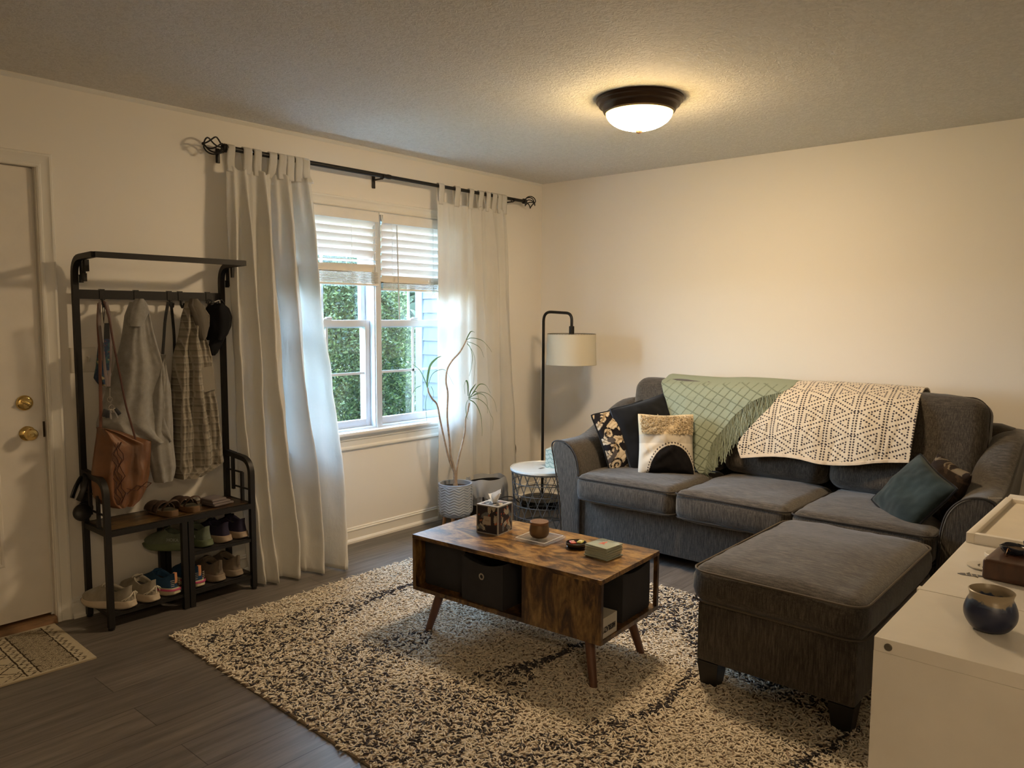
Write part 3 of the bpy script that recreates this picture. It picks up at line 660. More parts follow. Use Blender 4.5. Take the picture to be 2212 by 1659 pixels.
# fluffy upper band of the white pillow
r_ = np.random.default_rng(5); n = 2600; U = r_.uniform(-.9, .93, n); V = r_.uniform(.32, .93, n); pf = ((1-np.abs(U)**2.6)*(1-np.abs(V)**2.6))**.5
P0 = np.stack([U*.1725*(1-.055*(1-V**2)*np.abs(U)), -.075*pf, V*.19*(1-.055*(1-U**2)*np.abs(V))], 1); Dd = r_.normal(size=(n, 3))*.006+np.array([0, -.007, -.003])
vs = []; fs = []
e1 = r_.normal(size=(n, 3)); e1 /= np.linalg.norm(e1, axis=1)[:, None]; e1 *= .0028; e2 = np.cross(e1, Dd); e2 /= np.linalg.norm(e2, axis=1)[:, None]; e2 *= .0028
for k in range(n): vs += [P0[k]+e1[k], P0[k]-e1[k]*.5+e2[k], P0[k]-e1[k]*.5-e2[k], P0[k]+Dd[k]]; q4 = 4*k; fs += [(q4, q4+1, q4+3), (q4+1, q4+2, q4+3), (q4+2, q4, q4+3)]
MB().add(vs, fs).build('tufted_band', mat('cream_tufts', (.62, .52, .36), .9), wp, smooth=False, recalc=False)
pillow('throw_pillow', 'dark teal throw pillow slumped on the sofa right seat', (.33, .33), (-.815, -2.925, .575), (math.radians(-32), math.radians(24), math.radians(-122)), TEAL, None, .13, seed=6, edge=BLK)
def leathery(U, V, s):
    c = np.zeros(U.shape+(3,)); c[:] = (.020, .013, .010); n_ = vnoise(np.stack([U, V, U*0], -1), 6, 8); c[(V > .78) & (n_ > -.1)] = (.16, .13, .09); c[n_ > .42] = (.045, .03, .02); return c
pillow('throw_pillow', 'dark brown throw pillow wedged between the teal pillow and the right arm', (.32, .30), (-.66, -3.015, .585), (math.radians(-20), math.radians(8), math.radians(-140)), VC, leathery, .12, N=80, seed=7)

# ---------------------------------------------------------------- throws on the sofa back
PROF = [(-.12, .90), (-.155, .99), (-.21, 1.018), (-.27, 1.018), (-.335, .985), (-.385, .92), (-.43, .80), (-.47, .65), (-.51, .50), (-.52, .45)]
_pz = np.array([p[1] for p in PROF[3:]])[::-1]; _px = np.array([p[0] for p in PROF[3:]])[::-1]
def xs_(z): return np.interp(z, _pz, _px)
def drape(Lp, Rp, Tp, Bp, nu, nv, off, seed, fold=.012, bow=.02):
    """Coons patch through four outlines given as (y, z) on the sofa back"""
    def rs(p, n):
        p = bez(p, 6); d = np.r_[0, np.cumsum(np.linalg.norm(np.diff(p, axis=0), axis=1))]; t = np.linspace(0, d[-1], n); return np.stack([np.interp(t, d, p[:, 0]), np.interp(t, d, p[:, 1])], 1)
    L, R_, T_, B_ = rs(Lp, nv), rs(Rp, nv), rs(Tp, nu), rs(Bp, nu)
    u = np.linspace(0, 1, nu)[:, None, None]; v = np.linspace(0, 1, nv)[None, :, None]
    Q = (1-v)*T_[:, None]+v*B_[:, None]+(1-u)*L[None]+u*R_[None]-((1-u)*(1-v)*T_[0]+u*(1-v)*T_[-1]+(1-u)*v*B_[0]+u*v*B_[-1])
    Y, Z = Q[..., 0], Q[..., 1]; X = xs_(Z)-off
    wv_ = vnoise(np.stack([Y*1.0, Z*.35, Y*0+seed], -1), 14, seed)
    X -= fold*(wv_+.3)*np.clip(v[..., 0]*2.5, 0, 1)+bow*0
    return np.stack([X, Y, Z], -1)
def over_top(P, extra=.10):
    """continue the first row over the cushion top and down behind"""
    pts = [(-.33, 1.022), (-.28, 1.042), (-.21, 1.042), (-.150, 1.015), (-.125, .95), (-.115, .90)]; rows = []
    pts = [tuple(q) for q in bez(pts, 10)]
    for x, z in pts:
        r0_ = P[:, 0].copy(); r0_[:, 0] = x; r0_[:, 2] = z+(P[:, 0, 2]-1.02)*.5; rows.append(r0_)
    return np.concatenate([np.stack(rows[::-1], 1), P], 1)
green = thing('throw_blanket', 'sage green knitted throw with long fringe draped over the sofa back', 'blanket')
Lg = [(-1.316,1.002),(-1.388,0.907),(-1.448,0.807),(-1.512,0.701),(-1.591,0.599),(-1.667,0.516),(-1.707,0.471)]
Rg = [(-2.160,1.011),(-2.121,0.983),(-2.002,0.941),(-1.900,0.861),(-1.830,0.763),(-1.764,0.652),(-1.750,0.535),(-1.733,0.464)]
Tg = [(-1.316,1.002),(-1.515,0.994),(-1.688,0.995),(-1.810,1.012),(-1.910,1.018),(-2.025,1.018),(-2.160,1.011)]
Bg = [(-1.707,0.471),(-1.720,0.467),(-1.733,0.464)]
GP = drape(Lg, Rg, Tg, Bg, 230, 200, .074, 3, .018)
# diamond knit lines raised on the surface
dY = GP[..., 1]*1.0; dZ = GP[..., 2]; g1 = np.abs(((dY*.9+dZ*.55)/.052) % 1-.5); g2 = np.abs(((dY*.35-dZ*.95)/.052) % 1-.5)
ln = (g1 > .455) | (g2 > .455); GP[..., 0] -= ln*.0025
gc = np.where(ln[..., None], np.array([.17, .20, .15]), np.array([.27, .315, .245])); GPf = over_top(GP)
gcf = np.concatenate([np.broadcast_to(np.array([.27, .315, .245]), (230, GPf.shape[1]-GP.shape[1], 3)), gc], 1)
MB().grid(GPf, col=gcf).build('cloth', VC, green, colattr=True, angle=80, thick=.004)
fr = MB(); r_ = np.random.default_rng(8); edge = GP[-1]; d_ = np.r_[0, np.cumsum(np.linalg.norm(np.diff(edge, axis=0), axis=1))]; n = 420
for k in range(n):
    t = d_[-1]*(k+r_.uniform())/n; p = np.array([np.interp(t, d_, edge[:, a]) for a in range(3)]); L_ = r_.uniform(.12, .20); f = t/d_[-1]
    if p[2]-L_ < .50: L_ = max(.04, p[2]-.50)
    pts = []; sy_, ph = r_.normal()*.012-.012, r_.uniform(0, 6)
    for q in np.linspace(0, 1, 6): z = p[2]-L_*q; pts.append((min(xs_(z)-.045-.022*r_.uniform(.4, 1), p[0]+.0)-.004*math.sin(q*6+ph), p[1]+sy_*q+.005*math.sin(q*7+ph), z))
    fr.tube(pts, .0019, 4, cap=False, col=(.27, .31, .24) if r_.uniform() > .3 else (.20, .235, .17))
tip = GP[:, -1].mean(0)
for k in range(70):
    a = r_.uniform(-1.3, 1.1); pts = [tip+np.array([-.01, 0, 0])+np.array([-.008*r_.uniform(), .1*math.sin(a)*q, -.075*q*math.cos(a)*.8]) for q in np.linspace(0, 1, 5)]
    for p in pts: p[2] = max(p[2], .497)
    fr.tube(pts, .0019, 4, cap=False, col=(.25, .29, .22))
fr.build('fringe', VC, green, colattr=True, smooth=False, recalc=False)
white = thing('throw_blanket', 'cream sherpa throw with dotted black triangle pattern over the sofa back', 'blanket')
Lw = [(-2.109,0.999),(-2.092,0.921),(-2.017,0.823),(-1.942,0.722),(-1.920,0.655),(-1.950,0.594)]
Rw = [(-2.835,1.010),(-2.844,0.948),(-2.844,0.855),(-2.840,0.762),(-2.836,0.677)]
Tw = [(-2.109,0.999),(-2.351,1.018),(-2.528,1.018),(-2.680,1.018),(-2.835,1.010)]
Bw = [(-1.950,0.594),(-2.135,0.624),(-2.267,0.630),(-2.422,0.616),(-2.566,0.631),(-2.691,0.659),(-2.836,0.677)]
NU, NV = 560, 290
WP = drape(Lw, Rw, Tw, Bw, NU, NV, .066, 9, .012)
WP = over_top(WP); NOV = WP.shape[1]-NV; NV += NOV
Sl = np.concatenate([np.zeros((NU, 1)), np.cumsum(np.linalg.norm(np.diff(WP, axis=1), axis=2), axis=1)], 1)
dd = np.stack([WP[..., 1]-WP[0, NOV, 1], Sl-Sl[:, NOV:NOV+1]+.03], -1); dd[..., 0] *= -1
dd[..., 0] += .003*vnoise(np.stack([dd[..., 0], dd[..., 1], dd[..., 0]*0], -1), 9, 4)
Wc, Hn = .148, .136; dots = []
def dline(a, b_, st=.0148):
    a, b_ = np.array(a), np.array(b_); n_ = max(1, int(np.linalg.norm(b_-a)/st))
    for q in range(n_+1): dots.append(a+(b_-a)*q/max(1, n_))
for k in range(-4, 12):
    xk = k*Wc
    for z in np.arange(-.35, .8, .0148): dots.append((xk-.008, z)); dots.append((xk+.008, z))
    for m_ in range(-5, 8):
        n0 = (m_+.5*(k % 2))*Hn; dline((xk+.012, n0), (xk+Wc-.012, n0+Hn/2)); dline((xk+.012, n0), (xk+Wc-.012, n0-Hn/2))
        for (xb, dr, cz) in ((xk+Wc*.22, 1, n0+Hn/2), (xk+Wc*.78, -1, n0)):
            tA, tB, tC = (xb, cz-Hn*.20), (xb, cz+Hn*.20), (xb+dr*Wc*.36, cz); dline(tA, tB, .013); dline(tB, tC, .013); dline(tC, tA, .013)
D = np.array(dots); wc = np.empty((NU, NV, 3)); wc[:] = (.66, .58, .46)
D = D[(D[:, 0] > dd[..., 0].min()-.01) & (D[:, 0] < dd[..., 0].max()+.01) & (D[:, 1] > dd[..., 1].min()-.01) & (D[:, 1] < dd[..., 1].max()+.01)]
cell = {}
for p in D: cell.setdefault((int(p[0]//.012), int(p[1]//.012)), []).append(p)
near = np.full((NU, NV), 1.0)
ci = (dd//.012).astype(int)
for (a, b__), ps in cell.items():
    for da in (-1, 0, 1):
        for db in (-1, 0, 1):
            pass
flat = dd.reshape(-1, 2); fi = ci.reshape(-1, 2); nf = np.full(len(flat), 1.0); order = {}
for i_, (a, b__) in enumerate(map(tuple, fi)): order.setdefault((a, b__), []).append(i_)
for (a, b__), ids in order.items():
    ps = [p for da in (-1, 0, 1) for db in (-1, 0, 1) for p in cell.get((a+da, b__+db), [])]
    if ps: nf[ids] = np.min(np.linalg.norm(flat[ids][:, None]-np.array(ps)[None], axis=2), axis=1)
near = nf.reshape(NU, NV); wc[near < .0050] = (.045, .036, .040)
vv_ = np.linspace(0, 1, NV)[None, :]; uu_ = np.linspace(0, 1, NU)[:, None]
wc[np.broadcast_to((vv_ > .965), (NU, NV))] = (.66, .56, .44)
WP[..., 0] -= (.0012*vnoise(WP, 90, 5)+(.004*(vv_ > .965)))
MB().grid(WP, col=wc).build('cloth', mat('sherpa_fleece', (1, 1, 1), .95, attr=True, bump=.5, bs=260, bd=.002, sheen=.3, spec=.1), white, colattr=True, angle=80, thick=.009)


# ---------------------------------------------------------------- coffee table
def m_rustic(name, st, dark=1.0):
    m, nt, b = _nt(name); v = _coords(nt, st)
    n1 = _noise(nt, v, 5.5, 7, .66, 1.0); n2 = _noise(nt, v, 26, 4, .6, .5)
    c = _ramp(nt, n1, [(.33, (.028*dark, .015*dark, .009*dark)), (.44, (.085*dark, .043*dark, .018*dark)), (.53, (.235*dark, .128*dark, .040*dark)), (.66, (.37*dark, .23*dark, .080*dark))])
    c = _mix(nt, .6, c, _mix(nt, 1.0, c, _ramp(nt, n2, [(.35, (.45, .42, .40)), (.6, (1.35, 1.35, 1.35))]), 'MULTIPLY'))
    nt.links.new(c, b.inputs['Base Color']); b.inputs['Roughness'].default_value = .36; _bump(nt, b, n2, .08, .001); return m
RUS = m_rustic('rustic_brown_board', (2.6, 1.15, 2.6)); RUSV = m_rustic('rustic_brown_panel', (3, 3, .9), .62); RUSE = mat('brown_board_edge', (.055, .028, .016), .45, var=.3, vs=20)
tb = thing('coffee_table', 'rustic brown coffee table with fabric bins on splayed wooden legs', 'coffee table', (-2.289, -1.793, 0), math.radians(3.3))
hx, hy = .2325, .486
MB().b2((-hx, -hy, .432), (hx, hy, .450), bev=.0012).build('tabletop', [RUS], tb, angle=20)
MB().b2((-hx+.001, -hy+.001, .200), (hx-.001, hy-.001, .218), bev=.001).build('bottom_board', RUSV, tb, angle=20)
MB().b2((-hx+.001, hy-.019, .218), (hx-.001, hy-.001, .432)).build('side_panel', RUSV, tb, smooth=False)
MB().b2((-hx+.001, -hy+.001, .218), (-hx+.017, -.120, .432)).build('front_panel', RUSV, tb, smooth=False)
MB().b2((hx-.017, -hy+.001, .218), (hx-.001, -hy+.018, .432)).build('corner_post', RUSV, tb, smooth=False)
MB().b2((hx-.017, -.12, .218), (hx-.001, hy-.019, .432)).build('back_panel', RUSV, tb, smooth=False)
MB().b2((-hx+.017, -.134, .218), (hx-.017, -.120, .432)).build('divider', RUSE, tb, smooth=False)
LEGW = mat('walnut_leg', (.11, .046, .024), .45, var=.3, vs=30, stretch=(1, 1, .2))
for sx in (-1, 1):
    for sy in (-1, 1): MB().tube([(sx*.150, sy*.385, .200), (sx*.170, sy*.408, .106), (sx*.190, sy*.432, .010)], [.0205, .0185, .0150], 12, sq=1.0).build('leg', LEGW, tb)
BINF = mat('black_fabric_bin', (.024, .024, .028), .9, bump=.4, bs=300, var=.2)
def at_table(x, y):
    a = math.radians(3.3); return (-2.289+x*math.cos(a)-y*math.sin(a), -1.793+x*math.sin(a)+y*math.cos(a))
def fbin(label, x, y, rz, w_, d_, h_, sag, ring):
    X, Y = at_table(x, y); t = thing('fabric_bin', label, 'storage bin', (X, Y, .219), rz+math.radians(3.3), 'black fabric bins in the coffee table')
    b = MB(); n = 12
    per = []
    for k in range(n): per.append((-w_/2+w_*k/n, -d_/2, 1))
    for k in range(n): per.append((w_/2, -d_/2+d_*k/n, 0))
    for k in range(n): per.append((w_/2-w_*k/n, d_/2, 1))
    for k in range(n): per.append((-w_/2, d_/2-d_*k/n, 0))
    def ring_(z, s, top):
        out = []
        for i, (px_, py_, q) in enumerate(per):
            zz = z-(sag*math.sin(PI*(i % n)/n) if top and i < n else 0); out.append((px_*s, py_*s, zz))
        return out
    rows = [ring_(0, .985, 0), ring_(.01, 1, 0), ring_(h_*.5, 1.006, 0), ring_(h_, 1, 1), ring_(h_, .965, 1), ring_(h_*.4, .96, 0), ring_(.012, .95, 0)]
    b.grid(np.array(rows), closed_v=True); b.add(rows[0], [tuple(range(4*n))[::-1]]); b.add(rows[-1], [tuple(range(4*n))]); b.build('body', BINF, t, angle=60)
    if ring:
        q = MB(); q.lathe([(.0085, 0), (.0085, .003), (.014, .003), (.0145, 0)], (0, -d_/2-.001, h_*.64), 20, capb=False, M=Matrix.Rotation(PI/2, 3, 'X')); q.build('grommet', mat('steel_grommet', (.45, .43, .40), .3, .9), t)
    return t
fbin('black fabric bin at the far left opening of the coffee table', .0, .338, -PI/2, .235, .36, .196, .0, False)
fbin('black fabric bin with a steel grommet, pulled forward in the coffee table front', -.045, .085, -PI/2-.03, .225, .36, .190, .022, True)
fbin('black fabric bin with a centre seam in the open end of the coffee table', .075, -.315, .0, .225, .30, .196, .016, False)
gx, gy = at_table(-.155, -.395)
gb = thing('card_game_box', 'white card game box with black lettering, lying in the coffee table open end', 'box', (gx, gy, .2190), math.radians(3.3))
CARD = mat('white_card', (.52, .50, .44), .6)
b = MB(); b.b2((-.062, -.086, 0), (.048, -.082, .078)).b2((-.062, .080, 0), (.048, .086, .078)).b2((-.062, -.082, 0), (-.058, .080, .078)).b2((.044, -.082, 0), (.048, .080, .078)).b2((-.058, -.082, 0), (.044, .080, .060)).b2((-.058, -.082, .06), (.044, -.02, .074)); b.build('carton', CARD, gb, smooth=False)
MB().b2((-.056, -.018, .060), (.042, .078, .070)).build('cards', mat('dark_plum_cards', (.05, .025, .03), .6), gb, smooth=False)
def text(body, size, loc, rot, m, parent, name='lettering', ext=.0004, align='CENTER', bold=0, sx=1.0):
    c = bpy.data.curves.new(name, 'FONT'); c.body = body; c.size = size; c.extrude = ext; c.align_x = align; c.align_y = 'CENTER'; c.offset = bold; c.resolution_u = 3
    tmp = bpy.data.objects.new(name, c); C.objects.link(tmp); c.materials.append(m); bpy.context.view_layer.update(); me = bpy.data.meshes.new_from_object(tmp.evaluated_get(bpy.context.evaluated_depsgraph_get())); bpy.data.objects.remove(tmp)
    o = bpy.data.objects.new(name, me); C.objects.link(o); o.parent = parent; o.location = loc; o.rotation_euler = rot; o.scale = (sx, 1, 1); return o
INK = mat('black_ink', (.012, .010, .014), .6)
text('LAZY', .030, (-.030, -.0866, .033), (PI/2, PI, 0), INK, gb, bold=.0009, sx=.62)
text('HAMSTERS', .030, (.012, -.0866, .033), (PI/2, PI, 0), INK, gb, bold=.0009, sx=.34)

# ---------------------------------------------------------------- things on the coffee table
ZT = .450
tx = thing('tissue_box', 'square tissue box printed with white fern leaves on dark navy, on the coffee table', 'tissue box', (-2.268, -1.558, ZT), .14)
S = .058; HT = .128; N = 150
def leafpat(U, V, seed):
    r = np.random.default_rng(seed); c = np.empty(U.shape+(3,)); c[:] = (.018, .016, .028)
    def stamp(cx, cy, ang, L, col):
        x = (U-cx)*math.cos(ang)+(V-cy)*math.sin(ang); y = -(U-cx)*math.sin(ang)+(V-cy)*math.cos(ang)
        m_ = (np.abs(y) < .006) & (x > 0) & (x < L); c[m_] = col
        for k in range(1, 6):
            x0 = L*k/6; ll = L*.33*(1-.5*abs(k/6-.4))
            for s in (-1, 1):
                xx = (x-x0)*.70+s*y*.71; yy = -(x-x0)*.71*s+y*.70*1
                e = ((xx-ll/2)/(ll/2))**2+(yy/(ll*.20))**2; c[e < 1] = col
    for k in range(12): stamp(r.uniform(.05, .95), r.uniform(.0, .9), r.uniform(.3, 2.8), r.uniform(.24, .36), [(.42, .40, .34), (.42, .40, .34), (.12, .15, .19)][k % 3])
    for k in range(16):
        cx, cy = r.uniform(0, 1, 2); m_ = (U-cx)**2+(V-cy)**2 < .034**2; c[m_] = [(.30, .05, .025), (.34, .14, .08)][k % 2]
    ed = (U < .045) | (U > .955) | (V < .035) | (V > .965); c[ed] = (.33, .34, .35); return c
u = np.linspace(0, 1, N); U, V = np.meshgrid(u, u, indexing='ij'); b = MB()
for k, (ox_, oy_, dx_, dy_) in enumerate(((-S, S, 0, -1), (-S, -S, 1, 0), (S, -S, 0, 1), (S, S, -1, 0))):
    P = np.stack([ox_+dx_*2*S*U, oy_+dy_*2*S*U, V*HT], -1); c = leafpat(U, V, 30+k)
    if k == 0:
        m_ = (np.abs(U-.5) < .17) & (np.abs(V-.47) < .15); c[m_] = (.36, .33, .29); c[m_ & (np.abs(V-.47) < .012) & (np.abs(U-.5) < .11)] = (.2, .18, .16)
    b.grid(P, col=c, flip=(False))
P = np.stack([-S+2*S*U, -S+2*S*V, 0*U+HT], -1); c = leafpat(U, V, 50); c[(U < .12) | (U > .88) | (V < .12) | (V > .88)] = (.35, .36, .37); b.grid(P, col=c)
b.add([(-S, -S, 0), (S, -S, 0), (S, S, 0), (-S, S, 0)], [(0, 3, 2, 1)], (.3, .3, .3))
PAPER = mat('printed_paper', (1, 1, 1), .5, attr=True)
b.build('carton', PAPER, tx, colattr=True, smooth=False)
b = MB(); b.lathe([(.0, HT+.0006), (.034, HT+.0006)], (0, 0, 0), 24, capb=False, M=Matrix.Diagonal((1, .6, 1))); b.build('opening', mat('dark_slot', (.10, .10, .11), .7), tx)
tb_ = MB(); Sg = np.linspace(0, 1, 26); Tg_ = np.linspace(0, 1, 18)
for a_, k_, w0 in ((.2, 0, .9), (1.15, 1, .75), (-.5, 2, .7)):
    G = []
    for q in Tg_:
        row = []
        for s_ in Sg:
            wv_ = math.sin(s_*6.0+q*2.2+k_*2); x = (s_-.5)*(.034+.068*q*(1.15-.35*q))*w0; y = .010*wv_*(.3+q)+(.006+.012*q)*(k_-1)*.6
            z = HT-.003+q*(.056+.012*math.sin(s_*4.4+k_*1.7)-.006*abs(s_-.5)*2)-.010*max(0, q-.8)*5*(k_ == 1)
            row.append((x*math.cos(a_)-y*math.sin(a_)+.006*q, x*math.sin(a_)+y*math.cos(a_), z))
        G.append(row)
    tb_.grid(np.array(G))
m, nt, bb_ = _nt('white_tissue'); bb_.inputs['Base Color'].default_value = (.84, .82, .78, 1); bb_.inputs['Roughness'].default_value = .95
t2 = nt.nodes.new('ShaderNodeBsdfTranslucent'); t2.inputs[0].default_value = (.84, .82, .78, 1); x2 = nt.nodes.new('ShaderNodeMixShader'); x2.inputs[0].default_value = .35
nt.links.new(bb_.outputs[0], x2.inputs[1]); nt.links.new(t2.outputs[0], x2.inputs[2]); nt.links.new(x2.outputs[0], nt.nodes['Material Output'].inputs[0]); MATS['white_tissue'] = m
tb_.build('tissue', m, tx, angle=80)

CLEAR, nt_, b_ = _nt('clear_acrylic'); b_.inputs['Base Color'].default_value = (.95, .97, .97, 1); b_.inputs['Roughness'].default_value = .04; b_.inputs['Transmission Weight'].default_value = .9; b_.inputs['IOR'].default_value = 1.45; b_.inputs['Alpha'].default_value = .32
tr = thing('acrylic_tray', 'clear acrylic block tray under the copper candle', 'tray', (-2.240, -1.797, ZT), .07)
MB().b2((-.083, -.083, .004), (.083, .083, .014), bev=.002).build('slab', CLEAR, tr)
for sx in (-1, 1):
    for sy in (-1, 1): MB().lathe([(.005, 0), (.005, .004)], (sx*.07, sy*.07, 0), 10, capt=True).build('bumper_foot', CLEAR, tr)
b = MB()
for a in (-1, 1): b.b2((-.076, a*.074-.0015, .0142), (.076, a*.074+.0015, .0152)).b2((a*.074-.0015, -.076, .0142), (a*.074+.0015, .076, .0152))
b.build('inner_border', mat('frosted_edge', (.65, .66, .66), .5), tr)
COP = mat('brushed_copper', (.27, .165, .11), .42, .75)
cd = thing('candle_tin', 'round brown copper candle tin with flat lid on the clear tray', 'candle', (-2.247, -1.800, ZT+.0143))
MB().lathe([(.026, 0), (.033, .003), (.041, .014), (.0435, .030), (.0415, .046), (.0385, .058)], n=40, capt=True).build('tin', mat('bronze_tin', (.18, .115, .062), .42, .4), cd)
l = MB().lathe([(.0395, .058), (.0405, .060), (.0405, .069), (.039, .0705), (0, .0705)], n=40).build('lid', COP, cd)
text('A U T U M N', .0095, (0, .0, .0708), (0, 0, math.radians(-52)), mat('embossed_letter', (.50, .30, .20), .4, .5), l, sx=1)
ds = thing('trinket_dish', 'small round black dish holding two candy packets', 'dish', (-2.228, -1.983, ZT))
MB().lathe([(.034, 0), (.039, .004), (.040, .008), (.037, .010), (.043, .014), (.0445, .024), (.041, .025), (.038, .014), (0, .012)], n=36).build('bowl', mat('black_wood_bowl', (.014, .009, .008), .3), ds)
for nm, lb, lo, col, rz, c2 in (('candy_packet', 'red candy packet in the black dish', (-2.240, -1.973), (.48, .06, .04), .9, (.62, .40, .32)), ('candy_packet', 'yellow-green candy packet in the black dish', (-2.213, -1.994), (.50, .46, .14), .3, (.62, .58, .35))):
    t = thing(nm, lb, 'candy', (*lo, ZT+.022), rz); P, F = cushion((.036, .024, .007), .003, 8, puff=(0, 0, .002)); MB().add(P+np.array([0, 0, .002]), F).build('wrapper', mat(lb[:6]+'_foil', col, .35), t); MB().box((0, 0, .0076), (.020, .012, .0006)).build('printed_patch', mat(lb[:6]+'_print', c2, .5), t)

def m_cglass():
    m, nt, b = _nt('green_tinted_glass'); b.inputs['Base Color'].default_value = (.52, .59, .49, 1); b.inputs['Roughness'].default_value = .12; b.inputs['Transmission Weight'].default_value = .35; b.inputs['Coat Weight'].default_value = .5; return m
CG = m_cglass(); ords = ['bottom', 'second', 'third', 'fourth', 'fifth', 'sixth', 'seventh', 'eighth', 'ninth', 'top']
proto = None; r_ = np.random.default_rng(2)
for k in range(10):
    lb = f'green-tinted glass coaster on the coffee table, {ords[k]} of its stack of ten' if 0 < k < 9 else ('green-tinted glass coaster at the bottom of the stack on the coffee table' if k == 0 else 'top glass coaster of the stack, painted with a pink leaf')
    pos = (-2.238+r_.normal()*.0022, -2.128+r_.normal()*.0022, ZT+.0052*k); rz = -.02+r_.normal()*.035
    if proto is None:
        proto = thing('glass_coaster', lb, 'coaster', pos, rz, 'glass coasters stacked on the coffee table'); MB().b2((-.054, -.054, 0), (.054, .054, .0046), bev=.001).build('glass_square', CG, proto); cur = proto
    else: cur = dup(proto, pos, rz, lb)
pk = MB()
for a, L_ in ((.2, .030), (.9, .022), (1.7, .020), (2.6, .026), (3.6, .018)):
    n_ = 10; top_ = [(L_*t*math.cos(a)-math.sin(a)*.005*math.sin(PI*t), L_*t*math.sin(a)+math.cos(a)*.005*math.sin(PI*t), .0049) for t in np.linspace(0, 1, n_)]; bot_ = [(L_*t*math.cos(a)+math.sin(a)*.005*math.sin(PI*t), L_*t*math.sin(a)-math.cos(a)*.005*math.sin(PI*t), .0049) for t in np.linspace(0, 1, n_)]
    pk.grid(np.array([top_, bot_]))
pk.build('painted_leaf', mat('coral_paint', (.50, .13, .09), .5), cur)


# ---------------------------------------------------------------- coat rack with bench
IRON = mat('dark_iron_tube', (.020, .018, .017), .5, .4, bump=.1, bs=200)
rk = thing('coat_rack', 'tall black metal coat rack with wooden shoe bench between door and curtain', 'coat rack')
XA, XB, YB, YF = -3.428, -2.722, -.045, -.290
def sqt(b, pts, r=.0125, **k): return b.tube(pts, r*1.414, 4, **k)
for nm, x in (('side_frame', XA), ('side_frame', XB)):
    b = MB(); sqt(b, round_path([(x, YB, .012), (x, YB, 1.665), (x, -.275, 1.672)], .085, 8), up=(1, 0, 0))
    sqt(b, round_path([(x, YB-.01, .690), (x, YF, .672), (x, YF, .012)], .075, 8), up=(1, 0, 0))
    for (ya_, za, yb, zb) in ((-.112, .50, -.112, .678), (YB, .600, -.205, .600), (-.200, .455, -.200, .600), (-.112, .520, YF, .520)):
        if ya_ == yb: b.b2((x-.006, ya_-.010, za), (x+.006, ya_+.010, zb))
        else: b.b2((x-.003, yb, za-.004), (x+.003, ya_, za+.004))
    sg = 1 if x == XA else 1
    b.b2((x-.010, YF, .428), (x+.010, YB, .452)).b2((x-.008, YF, .062), (x+.008, YB, .078))
    for (yy, zz) in ((-.085, 1.652), (-.125, 1.657)): b.b2((x+.012, yy-.012, zz-.062 if yy > -.1 else zz-.052), (x+.030, yy+.012, zz)); b.b2((x+.012, yy+.006, zz-.096), (x+.026, yy+.024, zz-.060))
    o = b.build(nm, IRON, rk, angle=40)
    for yy in (YB, YF): MB().lathe([(.013, 0), (.014, .003), (.014, .014)], (x, yy, 0), 12, capt=True).build('foot_cap', BLACK, rk)
sqt(MB(), [(XA, -.275, 1.672), (XB, -.275, 1.672)]).build('front_rail', IRON, rk, angle=40)
MB().b2((XA+.012, YB-.006, 1.484), (XB-.012, YB+.006, 1.526)).build('hook_rail', IRON, rk, smooth=False)
for x in (-3.083, -3.052):
    for y in (YF, YB): sqt(MB(), [(x, y, .0), (x, y, .445)]).build('middle_post', IRON, rk, angle=40)
b = MB()
for y in (YF, YB): b.b2((XA, y-.012, .426), (XB, y+.012, .452))
for y in (YF+.002, YB): b.b2((XA, y-.008, .060), (-3.083, y+.008, .076)).b2((-3.052, y-.008, .060), (XB, y+.008, .076)).b2((-3.052, y-.008, .252), (XB, y+.008, .268))
b.build('shelf_frame', IRON, rk, smooth=False)
for (xa, xb, z) in ((XA+.008, -3.095, .070), (-3.040, XB-.008, .070), (-3.040, XB-.008, .262)): MB().b2((xa, YF+.008, z-.004), (xb, YB-.008, z+.008)).build('shelf', mat('dark_mesh_shelf', (.022, .020, .020), .6), rk, smooth=False)
MB().b2((XA+.013, YF+.012, .436), (XB-.013, YB-.012, .4545), bev=.001).build('bench_board', m_rustic('rustic_bench_board', (.9, 3.2, 3.2), .45), rk, angle=20)
HX = (-3.315, -3.160, -3.000, -2.945, -2.800)
for x in HX:
    b = MB(); b.b2((x-.011, YB-.009, 1.480), (x+.011, YB-.006, 1.530)).b2((x-.011, YB-.007, 1.527), (x+.011, YB+.009, 1.530))
    b.tube([(x, YB-.008, 1.485), (x, YB-.010, 1.462), (x, YB-.022, 1.450), (x, YB-.038, 1.452), (x, YB-.044, 1.470)], .006, 8); b.build('hook', IRON, rk, angle=40)

